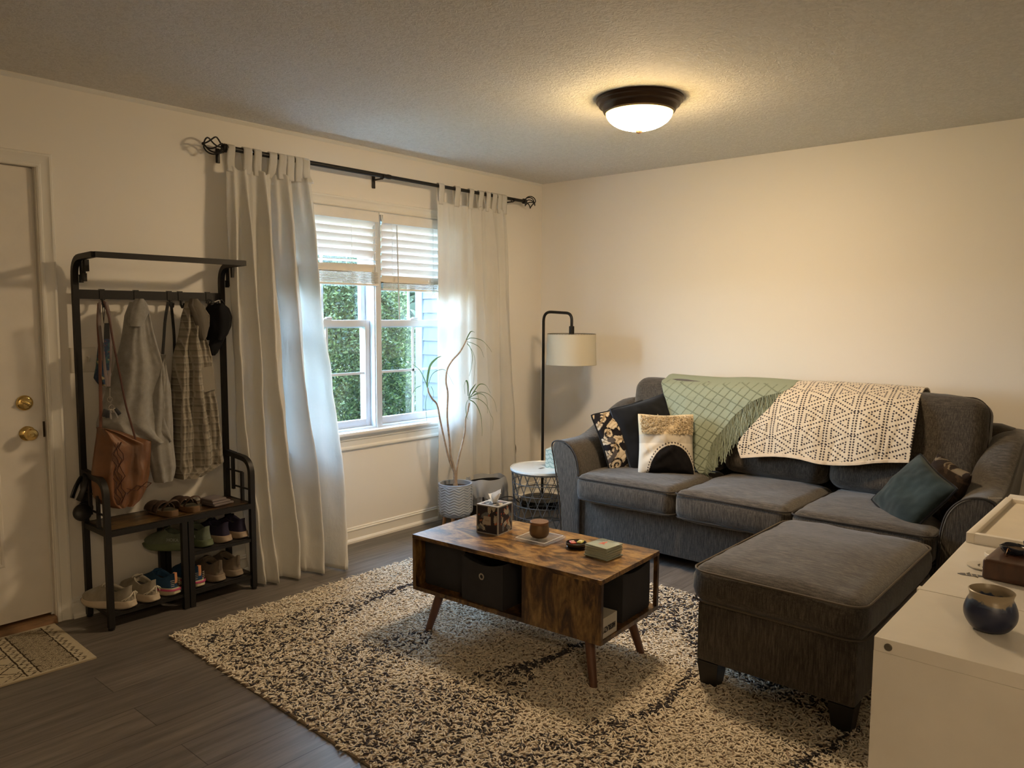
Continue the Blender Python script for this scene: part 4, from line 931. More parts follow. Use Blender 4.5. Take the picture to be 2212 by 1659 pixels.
# ---------------------------------------------------------------- clothes
def garment(b, lev, folds, seed, n=120, col=None, sub=10, close=True, top_cap=True):
    """lev = [(z, x_left, x_right, y_centre, depth)]; folds = [(u, width, weight)] on the room side"""
    z = np.array([l[0] for l in lev]); tz = np.linspace(z[0], z[-1], max(24, int(abs(z[0]-z[-1])*(260 if col is not None else 110)))); rows = []; uv = []
    for zz in tz:
        xl, xr, yc, dp = [np.interp(-zz, -z, np.array([l[k] for l in lev])) for k in (1, 2, 3, 4)]
        th = np.arange(n)*2*PI/n; c, s_ = np.cos(th), np.sin(th); uu = (c+1)/2; f = np.zeros(n)
        for u0_, w_, g_ in folds: f += g_*np.exp(-((uu-u0_-.03*math.sin(zz*5+u0_*9))/w_)**2)
        q = np.stack([uu*1.3, np.full(n, zz*2.2), np.full(n, seed*1.)], 1); f = f+.30*vnoise(q, 6, seed)
        hw = (xr-xl)/2; x = (xl+xr)/2+hw*np.sign(c)*np.abs(c)**.85; y = yc-dp*(-s_)*1.0; y = np.where(s_ < 0, y-dp*.55*f, y)
        rows.append(np.stack([x, y, np.full(n, zz)], 1))
    P = np.array(rows); cc = col(P) if col is not None else None; b.grid(P, closed_v=True, col=cc); k = len(rows); 
    b.add(rows[0], [tuple(range(n))], None if cc is None else cc[0]); return P
def lv(pairs, y, d):
    return [(p[0][2], p[0][0], p[1][0], y if not callable(y) else y(p[0][2]), d if not callable(d) else d(p[0][2])) for p in pairs]
GREY = mat('grey_marl_fleece', (.27, .26, .24), .95, var=.12, vs=40, bump=.35, bs=180, sheen=.3, spec=.15)
sw = thing('sweatshirt', 'plain grey hooded sweatshirt hanging from the coat rack', 'sweatshirt')
SL = [[(-3.217,-0.13,1.472),(-3.158,-0.13,1.473)], [(-3.243,-0.13,1.41),(-3.129,-0.13,1.41)], [(-3.256,-0.13,1.326),(-3.115,-0.13,1.324)], [(-3.267,-0.13,1.273),(-3.102,-0.13,1.269)], [(-3.285,-0.13,1.218),(-3.086,-0.13,1.21)], [(-3.302,-0.13,1.154),(-3.068,-0.13,1.142)], [(-3.343,-0.13,1.052),(-3.049,-0.13,1.03)], [(-3.37,-0.13,0.969),(-3.043,-0.13,0.939)], [(-3.389,-0.13,0.911),(-3.041,-0.13,0.874)], [(-3.368,-0.13,0.879),(-3.042,-0.13,0.842)], [(-3.308,-0.13,0.844),(-3.043,-0.13,0.813)], [(-3.226,-0.13,0.805),(-3.044,-0.13,0.783)]]
b = MB(); garment(b, lv(SL, -.115, lambda z: .030+.045*min(1, (1.5-z)/.35)), [(.22, .09, .35), (.45, .08, .45), (.62, .06, -.25), (.80, .07, .5)], 3)
b.build('body', GREY, sw, angle=80)
SV = [[(-3.099,-0.125,1.224),(-3.09,-0.125,1.224)], [(-3.132,-0.145,1.171),(-3.079,-0.145,1.168)], [(-3.16,-0.15,1.062),(-3.058,-0.15,1.055)], [(-3.174,-0.15,0.93),(-3.054,-0.15,0.919)], [(-3.183,-0.15,0.798),(-3.054,-0.15,0.782)], [(-3.173,-0.15,0.707),(-3.05,-0.15,0.689)], [(-3.163,-0.15,0.672),(-3.049,-0.15,0.655)], [(-3.158,-0.15,0.637),(-3.055,-0.15,0.621)], [(-3.15,-0.15,0.609),(-3.065,-0.15,0.595)]]
b = MB(); garment(b, lv(SV, -.150, .036), [(.3, .12, .6), (.65, .1, .5)], 6, 64); b.build('sleeve', GREY, sw, angle=80)
HD = [[(-3.212,-0.15,1.487),(-3.179,-0.15,1.488)], [(-3.23,-0.15,1.466),(-3.162,-0.15,1.467)], [(-3.242,-0.15,1.429),(-3.151,-0.15,1.43)], [(-3.252,-0.145,1.38),(-3.176,-0.145,1.38)], [(-3.247,-0.13,1.358),(-3.188,-0.13,1.358)]]
b = MB(); garment(b, lv(HD, -.165, .020), [(.5, .2, .5)], 9, 48); b.build('hood', GREY, sw, angle=80)
PLAID = mat('plaid_flannel', (1, 1, 1), .95, attr=True, bump=.3, bs=200, spec=.15)
def plaid(P):
    x = P[..., 0]+.12*P[..., 1]; z = P[..., 2]; c = np.empty(P.shape); c[:] = (.29, .26, .21)
    a = (np.abs((x/.030) % 1-.5) < .22); d = (np.abs((z/.034) % 1-.5) < .22); c[a] *= .66; c[d] *= .74
    e = (np.abs(((x+.01)/.030) % 1-.5) > .44)|(np.abs(((z+.012)/.034) % 1-.5) > .44); c[e] = c[e]*.4+np.array([.42, .39, .33])*.6
    return c*(1+.12*vnoise(P, 60, 3))[..., None]
fl = thing('flannel_shirt', 'beige and grey plaid flannel shirt hanging beside the black cap', 'shirt')
FL = [[(-2.95,-0.13,1.481),(-2.884,-0.13,1.483)], [(-2.974,-0.13,1.411),(-2.835,-0.13,1.411)], [(-2.983,-0.13,1.357),(-2.839,-0.13,1.355)], [(-2.992,-0.13,1.302),(-2.868,-0.13,1.3)], [(-3.007,-0.13,1.259),(-2.852,-0.13,1.255)], [(-3.022,-0.13,1.208),(-2.837,-0.13,1.201)], [(-3.033,-0.13,1.097),(-2.826,-0.13,1.085)], [(-3.041,-0.13,1.002),(-2.816,-0.13,0.984)], [(-3.032,-0.13,0.864),(-2.798,-0.13,0.839)], [(-3.034,-0.13,0.691),(-2.786,-0.13,0.656)], [(-3.032,-0.13,0.656),(-2.782,-0.13,0.619)], [(-3.034,-0.13,0.606),(-2.918,-0.13,0.587)]]
b = MB(); garment(b, lv(FL, -.120, lambda z: .028+.042*min(1, (1.5-z)/.35)), [(.12, .06, .5), (.32, .05, -.5), (.48, .06, .7), (.66, .05, -.5), (.84, .05, .5)], 13, 300, col=plaid); b.build('body', PLAID, fl, angle=80, colattr=True)
FC = [[(-2.951,-0.17,1.492),(-2.914,-0.17,1.493)], [(-2.962,-0.17,1.458),(-2.886,-0.17,1.459)], [(-2.94,-0.17,1.402),(-2.859,-0.17,1.402)], [(-2.928,-0.17,1.357),(-2.858,-0.17,1.356)], [(-2.915,-0.17,1.304),(-2.874,-0.17,1.303)], [(-2.906,-0.17,1.288),(-2.889,-0.17,1.287)]]
b = MB(); garment(b, lv(FC, -.165, .018), [(.5, .2, .5)], 19, 64, col=lambda P: np.full(P.shape, 1.)*np.array([.135, .120, .100])); b.build('collar_lining', PLAID, fl, angle=80, colattr=True)
pp = [(-2.923,-0.185,1.151),(-2.86,-0.185,1.16),(-2.844,-0.185,1.042),(-2.908,-0.185,1.028)]
b = MB(); b.add([(p[0], -.190, p[2]) for p in pp]+[(p[0], -.183, p[2]) for p in pp], [(0, 1, 2, 3), (7, 6, 5, 4), (0, 4, 5, 1), (1, 5, 6, 2), (2, 6, 7, 3), (3, 7, 4, 0)], (.24, .215, .175)); b.build('chest_pocket', PLAID, fl, colattr=True, smooth=False)
BSTR = mat('black_webbing', (.012, .012, .013), .8)
cap = thing('baseball_cap', 'black baseball cap hanging from the last hook by the curtain', 'cap')
CPL = [[(-2.822,-0.15,1.472),(-2.777,-0.15,1.473)], [(-2.847,-0.15,1.448),(-2.742,-0.15,1.45)], [(-2.853,-0.15,1.402),(-2.721,-0.15,1.402)], [(-2.85,-0.15,1.356),(-2.725,-0.15,1.355)], [(-2.844,-0.15,1.316),(-2.746,-0.15,1.315)], [(-2.85,-0.15,1.286),(-2.773,-0.15,1.284)], [(-2.858,-0.15,1.251),(-2.794,-0.15,1.25)], [(-2.852,-0.15,1.223),(-2.81,-0.15,1.222)], [(-2.845,-0.15,1.209),(-2.827,-0.15,1.208)]]
CB = mat('black_cap_cloth', (.008, .008, .009), .9, spec=.15)
b = MB(); garment(b, lv(CPL[:6], -.130, .055), [(.4, .2, .4)], 23, 64); b.build('crown', CB, cap, angle=80)
b = MB(); garment(b, lv(CPL[5:], -.150, .016), [], 24, 48); b.build('brim', CB, cap, angle=80)
lp = [(-2.861,-0.15,1.471),(-2.85,-0.15,1.49),(-2.834,-0.15,1.483),(-2.837,-0.15,1.465),(-2.802,-0.15,1.479),(-2.781,-0.15,1.489),(-2.767,-0.15,1.473)]
MB().tube(bez(lp, 4), .0045, 6).build('strap_loop', BSTR, cap)
MB().tube(bez([(-2.83,-0.175,1.478),(-2.807,-0.175,1.486),(-2.803,-0.175,1.472),(-2.801,-0.175,1.442)], 4), .003, 6).build('buckle', mat('nickel_buckle', (.5, .48, .45), .3, .9), cap)
# black carry straps between the sweatshirt and the shirt
st = thing('carry_straps', 'pair of thin black carry straps hanging between sweatshirt and flannel shirt', 'strap')
b = MB()
for pts in ([(-3.026,-0.09,1.476),(-3.043,-0.09,1.39),(-3.053,-0.09,1.3),(-3.064,-0.09,1.188),(-3.066,-0.09,1.074)], [(-3.012,-0.09,1.476),(-3.006,-0.09,1.39),(-3.002,-0.09,1.311),(-3.003,-0.09,1.231),(-3.003,-0.09,1.162)]): b.tube(bez(pts, 4), .0075, 6, sq=.25)
b.build('strap', BSTR, st)
# leather bag
LEA = mat('tan_leather', (.165, .070, .027), .42, var=.35, vs=7, bump=.3, bs=50, bd=.003, coat=.1)
bag = thing('leather_bag', 'tan leather hobo bag with braided side trim hanging from the first hook', 'bag')
BL = [[(-3.402,-0.19,0.903),(-3.39,-0.19,0.902)], [(-3.409,-0.19,0.879),(-3.311,-0.19,0.868)], [(-3.414,-0.19,0.852),(-3.254,-0.19,0.833)], [(-3.421,-0.19,0.819),(-3.175,-0.19,0.788)], [(-3.429,-0.19,0.77),(-3.177,-0.19,0.735)], [(-3.438,-0.19,0.708),(-3.184,-0.19,0.669)], [(-3.44,-0.19,0.645),(-3.195,-0.19,0.604)], [(-3.435,-0.19,0.591),(-3.207,-0.19,0.551)], [(-3.412,-0.19,0.557),(-3.232,-0.19,0.524)], [(-3.373,-0.19,0.535),(-3.277,-0.19,0.517)]]
b = MB(); garment(b, lv(BL, -.175, lambda z: .045+.03*max(0, min(1, (.90-z)/.2))), [(.25, .08, .4), (.52, .06, -.4), (.75, .1, .4)], 31, 96); b.build('body', LEA, bag, angle=80)
sp = [(-3.376,-0.17,1.463),(-3.383,-0.17,1.37),(-3.381,-0.17,1.246),(-3.385,-0.17,1.1),(-3.389,-0.17,0.953),(-3.396,-0.17,0.869)]
b = MB(); b.tube(bez(sp, 4), .0075, 6, sq=.35); b.build('strap', mat('brown_leather_strap', (.13, .045, .022), .5), bag)
sp = [(-3.377,-0.225,1.473),(-3.357,-0.225,1.391),(-3.342,-0.225,1.278),(-3.321,-0.225,1.141),(-3.3,-0.225,1.002),(-3.275,-0.225,0.893),(-3.258,-0.225,0.811)]
MB().tube(bez(sp, 4), .0045, 6, sq=.5).build('shoulder_strap', mat('dark_brown_strap', (.075, .026, .016), .5), bag)
b = MB()
def zig(pts, y, r_=.0022):
    q = [(p[0], y, p[2]) for p in pts]; b.tube(q, r_, 5)
for dy in range(4):
    o_ = dy*11; zig([(-3.372+.010*dy+.012*math.sin(k*1.9+dy), 0, .84-.026*k) for k in range(12)], -.252-.003*dy)
for dy in range(2): zig([(-3.325+.022*k, 0, .600+.014*((k+dy) % 2)+.012*dy+.004*k) for k in range(6)], -.262)
b.build('braided_trim', mat('dark_leather_lacing', (.075, .025, .012), .5), bag)
# lanyard with keys
ly = thing('key_lanyard', 'grey fabric lanyard with a bunch of keys, hanging from the first hook', 'lanyard')
b = MB(); L1 = [(-3.385,-0.205,1.469),(-3.392,-0.205,1.391),(-3.386,-0.205,1.288),(-3.377,-0.205,1.185),(-3.369,-0.205,1.09)]; L2 = [(-3.358,-0.205,1.469),(-3.347,-0.205,1.391),(-3.349,-0.205,1.288),(-3.355,-0.205,1.184),(-3.363,-0.205,1.09)]
b.tube(bez(L1, 4), .007, 6, sq=.25); b.tube(bez(L2, 4), .007, 6, sq=.25); b.build('ribbon', mat('mauve_grey_ribbon', (.20, .16, .15), .8), ly)
NI = mat('key_nickel', (.42, .38, .33), .35, .9)
rc = [(-3.361,-0.21,1.084),(-3.362,-0.21,1.063),(-3.363,-0.21,1.034),(-3.357,-0.21,0.995)]
b = MB(); b.tube([rc[0], rc[1], rc[2]], .0022, 6); b.tube([(rc[2][0]+.010*math.cos(t), -.21, rc[2][2]-.002+.012*math.sin(t)) for t in np.linspace(0, 2*PI, 16, endpoint=False)], .0013, 6, closed=True); b.tube([(rc[3][0]+.013*math.cos(t), -.21+.004*math.cos(t), rc[3][2]+.012*math.sin(t)) for t in np.linspace(0, 2*PI, 16, endpoint=False)], .0013, 6, closed=True); b.tube([(rc[2][0]+.003, -.21, rc[2][2]-.012), (rc[3][0], -.21, rc[3][2]+.012)], .0010, 5); b.build('ring', NI, ly)
kc = rc[3]
for dx, dz, ln, tl, c in ((-.030, -.004, .045, -.25, 0), (-.006, -.006, .055, .05, 1), (.010, -.004, .055, .35, 1), (.024, -.002, .050, .55, 0), (-.018, -.010, .040, -.1, 0)):
    k_ = MB(); k_.cur = 0; Mx = Matrix.Rotation(-tl, 3, 'Y'); p0 = np.array(kc)+np.array([dx, -.004*(dx > 0), dz])
    if c: k_.box(p0+np.array([0, 0, -.010]), (.016, .003, .018), M=Mx, bev=.001).box(p0+np.array([math.sin(tl)*.028, 0, -.032]), (.006, .002, .030), M=Mx)
    else: k_.box(p0+np.array([0, 0, -.018]), (.017, .008, .036), M=Mx, bev=.003)
    k_.build('key' if c else 'key_fob', NI if c else mat('black_fob', (.012, .012, .015), .4), ly)
# small floral pouch with black top strap
FLO = mat('floral_cotton', (1, 1, 1), .85, attr=True)
def floral(P):
    n_ = vnoise(P, 70, 5); m_ = vnoise(P+3, 90, 7); c = np.empty(P.shape); c[:] = (.018, .035, .075); c[n_ > .25] = (.030, .085, .095); c[m_ > .55] = (.30, .25, .14); c[m_ < -.55] = (.22, .045, .035); return c
po = thing('floral_pouch', 'small blue floral drawstring pouch hanging from the first hook', 'pouch')
PL = [[(-3.375,-0.14,1.286),(-3.355,-0.14,1.286)], [(-3.383,-0.14,1.234),(-3.35,-0.14,1.233)], [(-3.392,-0.14,1.172),(-3.344,-0.14,1.17)], [(-3.403,-0.14,1.128),(-3.342,-0.14,1.125)], [(-3.391,-0.14,1.107),(-3.343,-0.14,1.104)], [(-3.377,-0.14,1.091),(-3.351,-0.14,1.089)]]
b = MB(); garment(b, lv(PL, -.145, .018), [(.4, .2, .8)], 41, 72, col=floral); b.build('body', FLO, po, colattr=True, angle=80)
LS = thing('floral_lanyard', 'short black and teal floral wrist strap hanging in front of the pouch', 'strap')
s1 = [(-3.383,-0.225,1.463),(-3.381,-0.225,1.375)]; s2 = [(-3.372,-0.225,1.463),(-3.381,-0.225,1.375)]; s3 = [(-3.377,-0.225,1.375),(-3.358,-0.225,1.375),(-3.358,-0.225,1.305),(-3.382,-0.225,1.305)]; s4 = [(-3.382,-0.225,1.305),(-3.358,-0.225,1.305),(-3.366,-0.225,1.164),(-3.376,-0.225,1.165)]
MB().tube([s1[0], s1[1], s2[0]], .0025, 5).build('cord', BSTR, LS)
for pts_, nm, mt in ((s3, 'black_band', BSTR), (s4, 'printed_band', FLO)):
    b = MB(); G = np.array([[np.array(pts_[0])*(1-t)*(1-u_)+np.array(pts_[1])*(1-t)*u_+np.array(pts_[2])*t*u_+np.array(pts_[3])*t*(1-u_) for u_ in np.linspace(0, 1, 12)] for t in np.linspace(0, 1, 40)]); b.grid(G, col=floral(G)); G2 = G+np.array([0, .004, 0]); b.grid(G2, col=floral(G2)); b.build(nm, mt, LS, colattr=True)
# headphones
hp = thing('headphones', 'black over-ear headphones hanging on the rack left post above the bench', 'headphones', (-3.465, -.095, .60))
b = MB(); b.tube([(.005+.030*math.sin(t)-.010, .045*math.cos(t), .012+.072*math.cos(t*.0+PI/2-t)) for t in np.linspace(-.5, PI+.5, 22)], .013, 8, sq=.5); b.build('headband', BLACK, hp)
for px_, py_, s_ in ((-.008, -.045, 1), (.032, .030, .85)):
    b = MB(); b.lathe([(.0, -.018), (.030, -.018), (.038, -.010), (.040, 0), (.037, .010), (.026, .017), (0, .018)], n=28, capb=False, M=Matrix.Rotation(PI/2-.3, 3, 'X')); P = b.v[-1]; b.v[-1] = P*s_+np.array([px_, py_, -.078]); b.build('ear_cup', BLACK, hp)

# ---------------------------------------------------------------- shoes: heel at the origin, toe towards +y
def contour(y0, y1, w_, n=44, heel=.82, out=0):
    th = np.arange(n)*2*PI/n; c, s_ = np.cos(th), np.sin(th); t = (1-c)/2; y = y0+(y1-y0)*t
    wid = w_*(heel+(1-heel)*np.clip((t-.25)/.45, 0, 1))*np.where(t > .72, 1-.32*((t-.72)/.28)**2, 1); x = wid*np.sign(s_)*np.abs(s_)**.62
    return np.stack([x, y], 1), t
def shoe(name, label, loc, rz, L, cu, cs, group, stripe=None, tab=None, laces=None, inner=(.02, .018, .015), soleh=.034, hh=.088, tread=False, txt=None, toe=1.0):
    t_ = thing(name, label, 'shoe', loc, rz, group); W_ = .049
    UP = mat(name+'_upper_%d_%d_%d' % tuple(int(q*999) for q in cu), cu, .85, var=.15, vs=30, bump=.4, bs=260, bd=.001); SO = mat('sole_%d_%d_%d' % tuple(int(q*999) for q in cs), cs, .6, var=.1, vs=20)
    b = MB(); rows = []
    for z, e in ((0, -.004), (.004, .003), (.014, .006), (.024, .002), (soleh, .001), (soleh+.003, -.004)):
        c, t = contour(-.010-e, L+e, W_+e*.8, heel=.86); zz = z+.012*np.clip((t-.78)/.22, 0, 1)**2*(z < .02)+.006*np.clip((.15-t)/.15, 0, 1)*(z < .01)
        rows.append(np.column_stack([c, zz-.006*np.clip((t-.5)/.4, 0, 1)*(z > .02)]))
    b.grid(np.array(rows), closed_v=True); b.add(rows[0], [tuple(range(44))[::-1]]); b.add(rows[-1], [tuple(range(44))]); b.build('sole', SO, t_, angle=50)
    if stripe:
        b = MB(); rows = []
        for z, e in ((soleh-.008, .005), (soleh-.002, .0045), (soleh+.001, .001)): c, t = contour(-.010-e, L*.6, W_+e*.8, heel=.86); k = 44; rows.append(np.column_stack([c, np.full(44, z)]))
        R3 = np.array(rows); ang = [(q-13) % 44 for q in range(27)]; R3 = R3[:, [(q-13) % 44 for q in range(27)]]; b.grid(R3); b.build('stripe', mat('pink_midsole_stripe', stripe, .5), t_)
    lev = [(soleh-.006, 0, L-.006, 1, 0), (soleh+.010, .001, L-.004, .985, 0), (soleh+.022, .004, L-.014, .93, 0), (soleh+.032, .006, L*.86, .84, .10), (soleh+.040, .007, L*.72, .76, .45), (hh-.008, .006, L*.60, .70, .8), (hh, .003, L*.54, .66, 1)]
    b = MB(); rows = []
    def z_of(z, t, k): return z+k*(.016*np.clip((.22-t)/.22, 0, 1)+.018*np.clip((t-.72)/.28, 0, 1)-.010*np.exp(-((t-.45)/.18)**2))
    for z, y0, y1, s_, k in lev:
        c, t = contour(y0, y1, W_*s_, heel=.80); rows.append(np.column_stack([c, z_of(z, t, k)]))
    for dz, e in ((-.002, .006), (-.012, .009), (-.035, .008)):
        z, y0, y1, s_, k = lev[-1]; c, t = contour(y0+e, y1-e*.8, W_*s_-e, heel=.80); rows.append(np.column_stack([c, np.maximum(z_of(z, t, k)+dz, soleh+.004)]))
    R_ = np.array(rows); b.grid(R_, closed_v=True); b.build('upper', UP, t_, angle=70)
    IN = mat('shoe_lining', inner, .9); b = MB(); b.add(rows[-1]-np.array([0, 0, .0]), [tuple(range(44))]); b.build('insole', IN, t_, smooth=False)
    # tongue
    b = MB(); G = []
    for q in np.linspace(0, 1, 7):
        y = L*(.66-.22*q); z = soleh+.036+.044*q+.004*math.sin(q*5); G.append([(s_*.022*(1-.1*q), y+.006*abs(s_), z-.004*s_*s_) for s_ in np.linspace(-1, 1, 7)])
    b.grid(np.array(G)); b.build('tongue', UP, t_, thick=.005)
    lc = laces or tuple(min(1, q*1.4) for q in cu); b = MB()
    for q in np.linspace(.1, .75, 4):
        y = L*(.70-.22*q); z = soleh+.037+.040*q; b.tube([(-.024, y-.004, z-.006), (-.012, y, z+.004), (.012, y+.006, z+.004), (.024, y+.008, z-.006)], .0024, 6)
    b.build('laces', mat('laces_%d' % int(sum(lc)*999), lc, .8), t_)
    if tab:
        b = MB(); b.tube([(0, -.004, soleh+.026), (0, -.007, soleh+.045), (0, -.005, hh+.018), (0, .008, hh+.016)], .007, 6, sq=.35); b.build('heel_tab', mat('heel_tab_%d' % int(sum(tab)*999), tab, .7), t_)
    return t_
zs = .0785
CR, CRS = (.28, .25, .20), (.50, .42, .32)
for lb, x, y, rz in (('cream running shoe nearest the door, on the bottom rack shelf', -3.335, -.295, .50), ('second cream running shoe from the door, on the bottom rack shelf', -3.235, -.300, .16)):
    s_ = shoe('running_shoe', lb, (x, y, zs), rz, .262, CR, CRS, 'shoes on the rack', tab=None, hh=.090)
    b = MB()
    for sx in (-1, 1):
        for k in range(2): b.tube(bez([(sx*.004, -.0125, .080), (sx*(.018+.008*k), -.007, .062), (sx*(.034+.006*k), .012+.012*k, .044)], 4), .0022, 5)
    b.tube([(0, -.0125, .078), (0, -.014, .045)], .003, 5); b.build('heel_overlay', mat('reflective_white', (.75, .70, .58), .4), s_)
BLU = (.012, .055, .13)
for lb, x, y, rz in (('blue running shoe with pink stripe left of the rack middle post', -3.130, -.285, .22), ('blue running shoe with pink stripe right of the rack middle post', -3.003, -.270, .02)):
    s_ = shoe('running_shoe', lb, (x, y, zs), rz, .255, BLU, (.50, .44, .30), 'shoes on the rack', stripe=(.45, .06, .16), tab=(.60, .28, .14), hh=.092)
    b = MB()
    for k in range(4):
        for sx in (-1, 1): b.tube([(sx*.012, -.009, .050+.009*k), (sx*.026, -.002+.001*k, .048+.009*k)], .0012, 4)
    b.build('side_dashes', mat('pale_print', (.6, .55, .48), .5), s_)
BEI = (.17, .135, .10)
for lb, x, y, rz in (('beige sneaker second from the right on the bottom rack shelf', -2.895, -.275, .05), ('beige sneaker at the right end of the bottom rack shelf', -2.795, -.270, .12)):
    shoe('sneaker', lb, (x, y, zs), rz, .250, BEI, (.24, .19, .14), 'shoes on the rack', tab=(.12, .095, .07), hh=.094)
NAV = (.018, .014, .040)
for lb, x, y, rz in (('dark navy running shoe with tan sole, left one on the middle rack shelf', -2.852, -.275, .18), ('dark navy running shoe with tan sole beside the rack right post', -2.760, -.270, .06)):
    shoe('running_shoe', lb, (x, y, .2705), rz, .245, NAV, (.34, .26, .19), 'shoes on the rack', hh=.090, laces=(.02, .02, .05))
GRN = (.12, .145, .105)
for i, (lb, x, y, rz) in enumerate((('sage green running shoe sticking out left of the rack middle post', -3.030, -.240, .62), ('sage green running shoe on the middle shelf right of the middle post', -2.953, -.275, .12))):
    s_ = shoe('running_shoe', lb, (x, y, .2705), rz, .235, GRN, (.11, .14, .075), 'shoes on the rack', hh=.090, laces=(.16, .10, .08))
    text('HOKA', .021, (-.0515, .060, .058), (PI/2-.12, 0, -PI/2), mat('pale_grey_print', (.30, .34, .30), .6), s_, bold=.0006)
SUE = mat('brown_suede_strap', (.060, .034, .022), .7, var=.2, vs=30)
for lb, x, y, rz in (('brown strappy sandal nearer the bag on the bench', -3.113, -.272, .06), ('brown strappy sandal beside the folded cloth on the bench', -3.008, -.272, -.04)):
    s_ = thing('sandal', lb, 'sandal', (x, y, .455), rz, 'sandals on the bench'); b = MB(); rows = []
    for z, e in ((0, 0), (.006, .002), (.022, .001), (.024, -.003)): c, t = contour(-e, .235+e, .043+e, heel=.84); rows.append(np.column_stack([c, np.full(44, z)+.006*(z > .02)*np.clip((.3-t)/.3, 0, 1)]))
    b.grid(np.array(rows), closed_v=True); b.add(rows[0], [tuple(range(44))[::-1]]); b.build('cork_sole', mat('tan_cork', (.17, .10, .050), .7), s_, angle=50); MB().add(rows[-1], [tuple(range(44))]).build('footbed', mat('olive_footbed', (.065, .055, .035), .8), s_)
    b = MB()
    b.tube([(.041*math.cos(a)*1.02, .045-.042*math.sin(a)*(1 if 0 else 1)*.8, .028+.050*math.sin(a)) for a in np.linspace(.05, PI-.05, 18)], .0065, 6, sq=.35, up=(0, 1, 0)); b.build('heel_strap', SUE, s_)
    for y0, y1, h in ((.085, .125, .048), (.135, .205, .040)):
        G = np.array([[( .046*math.cos(a), y, .012+(h)*math.sin(a)*(1-.1*abs(y-.14)/.07)) for y in np.linspace(y0, y1, 5)] for a in np.linspace(0, PI, 16)]); b = MB(); b.grid(G); b.build('front_strap', SUE, s_, thick=.003)
fc = thing('folded_cloth', 'small folded lilac-grey cloth on the right end of the bench', 'cloth', (-2.852, -.185, .4548), .12)
for k, (w_, d_, z, dx) in enumerate(((.115, .115, 0, 0), (.105, .110, .012, -.012), (.085, .100, .024, -.022))):
    P, F = cushion((w_, d_, .013), .0062, 14, puff=(0, 0, .003), wrinkle=.0012, seed=k); MB().add(P+np.array([dx, 0, z+.0068]), F).build('fold', mat('lilac_grey_cloth', (.165, .140, .140), .9, bump=.2, bs=200), fc)

# ---------------------------------------------------------------- light switch and door mat
sw_ = thing('light_switch', 'white two-gang light switch plate behind the rack left post', 'light switch', (-3.393, 0, 1.203))
MB().b2((-.058, -.006, -.058), (.058, -.0, .058), bev=.003).build('plate', mat('cream_plastic', (.70, .66, .58), .4), sw_)
for x in (-.023, .023): MB().box((x, -.011, .003), (.010, .016, .022), M=Matrix.Rotation(.4, 3, 'X'), bev=.001).build('toggle', mat('cream_plastic_toggle', (.62, .58, .50), .4), sw_)
DM = thing('door_mat', 'cream door mat with black geometric line pattern by the door', 'door mat', (-3.573, -.030, 0), math.radians(-1.5))
nu, nv = 420, 250; Lm, Wm = .86, .51; u = np.linspace(0, 1, nu); v = np.linspace(0, 1, nv); U, V = np.meshgrid(u, v, indexing='ij'); X = U*Lm; Y = V*Wm
jx = X+.0022*vnoise(np.stack([X, Y, X*0], -1), 90, 2); jy = Y+.0022*vnoise(np.stack([X, Y, X*0+5], -1), 90, 3)
dk = np.zeros(U.shape, bool)
def band(a, b_): return (jx > a) & (jx < b_)
edge_ok = (jx > .014) & (jx < Lm-.014) & (jy > .014) & (jy < Wm-.014)
tri = np.abs((jy/.045) % 1-.5)*2
for a in (.022, .205, Lm-.065, Lm-.245): w_ = .034; q = (jx-a)/w_; dk |= band(a, a+w_) & (np.abs(q-tri*.8-.1) < .16) & (np.sin(jy*420) > -.5)
for a in (.062, .200, .246, Lm-.07, Lm-.25, Lm-.205): dk |= np.abs(jx-a) < .0032
def zone(a, c):
    q = (jx-a)/(c-a); zz = np.abs((jy/.078) % 1-.5)*2; m_ = band(a, c); o = np.zeros(U.shape, bool)
    for k in range(-3, 6): o |= np.abs(q-zz*1.2-k*.26+.2) < .055
    o |= (np.abs(((jy/.078) % 1)-.5) < .05) & (np.abs(q-.5) > .36); return m_ & o
dk |= zone(.066, .198)|zone(Lm-.2, Lm-.072)
m_ = band(.252, Lm-.252); d1 = (jx-.252)/.36; d2 = jy/Wm; o = np.zeros(U.shape, bool)
for k in range(-6, 8): 
    for s in (-1, 1): o |= np.abs(((d1*1.0+s*d2*1.6)-k*.36)) < .011; o |= (np.abs(((d1+s*d2*1.6)-k*.36-.10)) < .010) & (np.sin(jy*380) > -.2)
dk |= m_ & o
dk &= edge_ok; col = np.where(dk[..., None], np.array([.040, .028, .020]), np.array([.47, .41, .30]))
P = np.stack([-X, -Y, np.full(U.shape, .006)+.0008*vnoise(np.stack([X, Y, X*0], -1), 200, 4)], -1)
b = MB(); b.grid(P, col=col); e = .0; b.add([(0, 0, 0), (-Lm, 0, 0), (-Lm, -Wm, 0), (0, -Wm, 0), (0, 0, .006), (-Lm, 0, .006), (-Lm, -Wm, .006), (0, -Wm, .006)], [(0, 1, 5, 4), (1, 2, 6, 5), (2, 3, 7, 6), (3, 0, 4, 7)], (.40, .33, .22)); b.build('woven_mat', mat('flat_woven_mat', (1, 1, 1), .95, attr=True, bump=.5, bs=260, spec=.1), DM, colattr=True, angle=60)


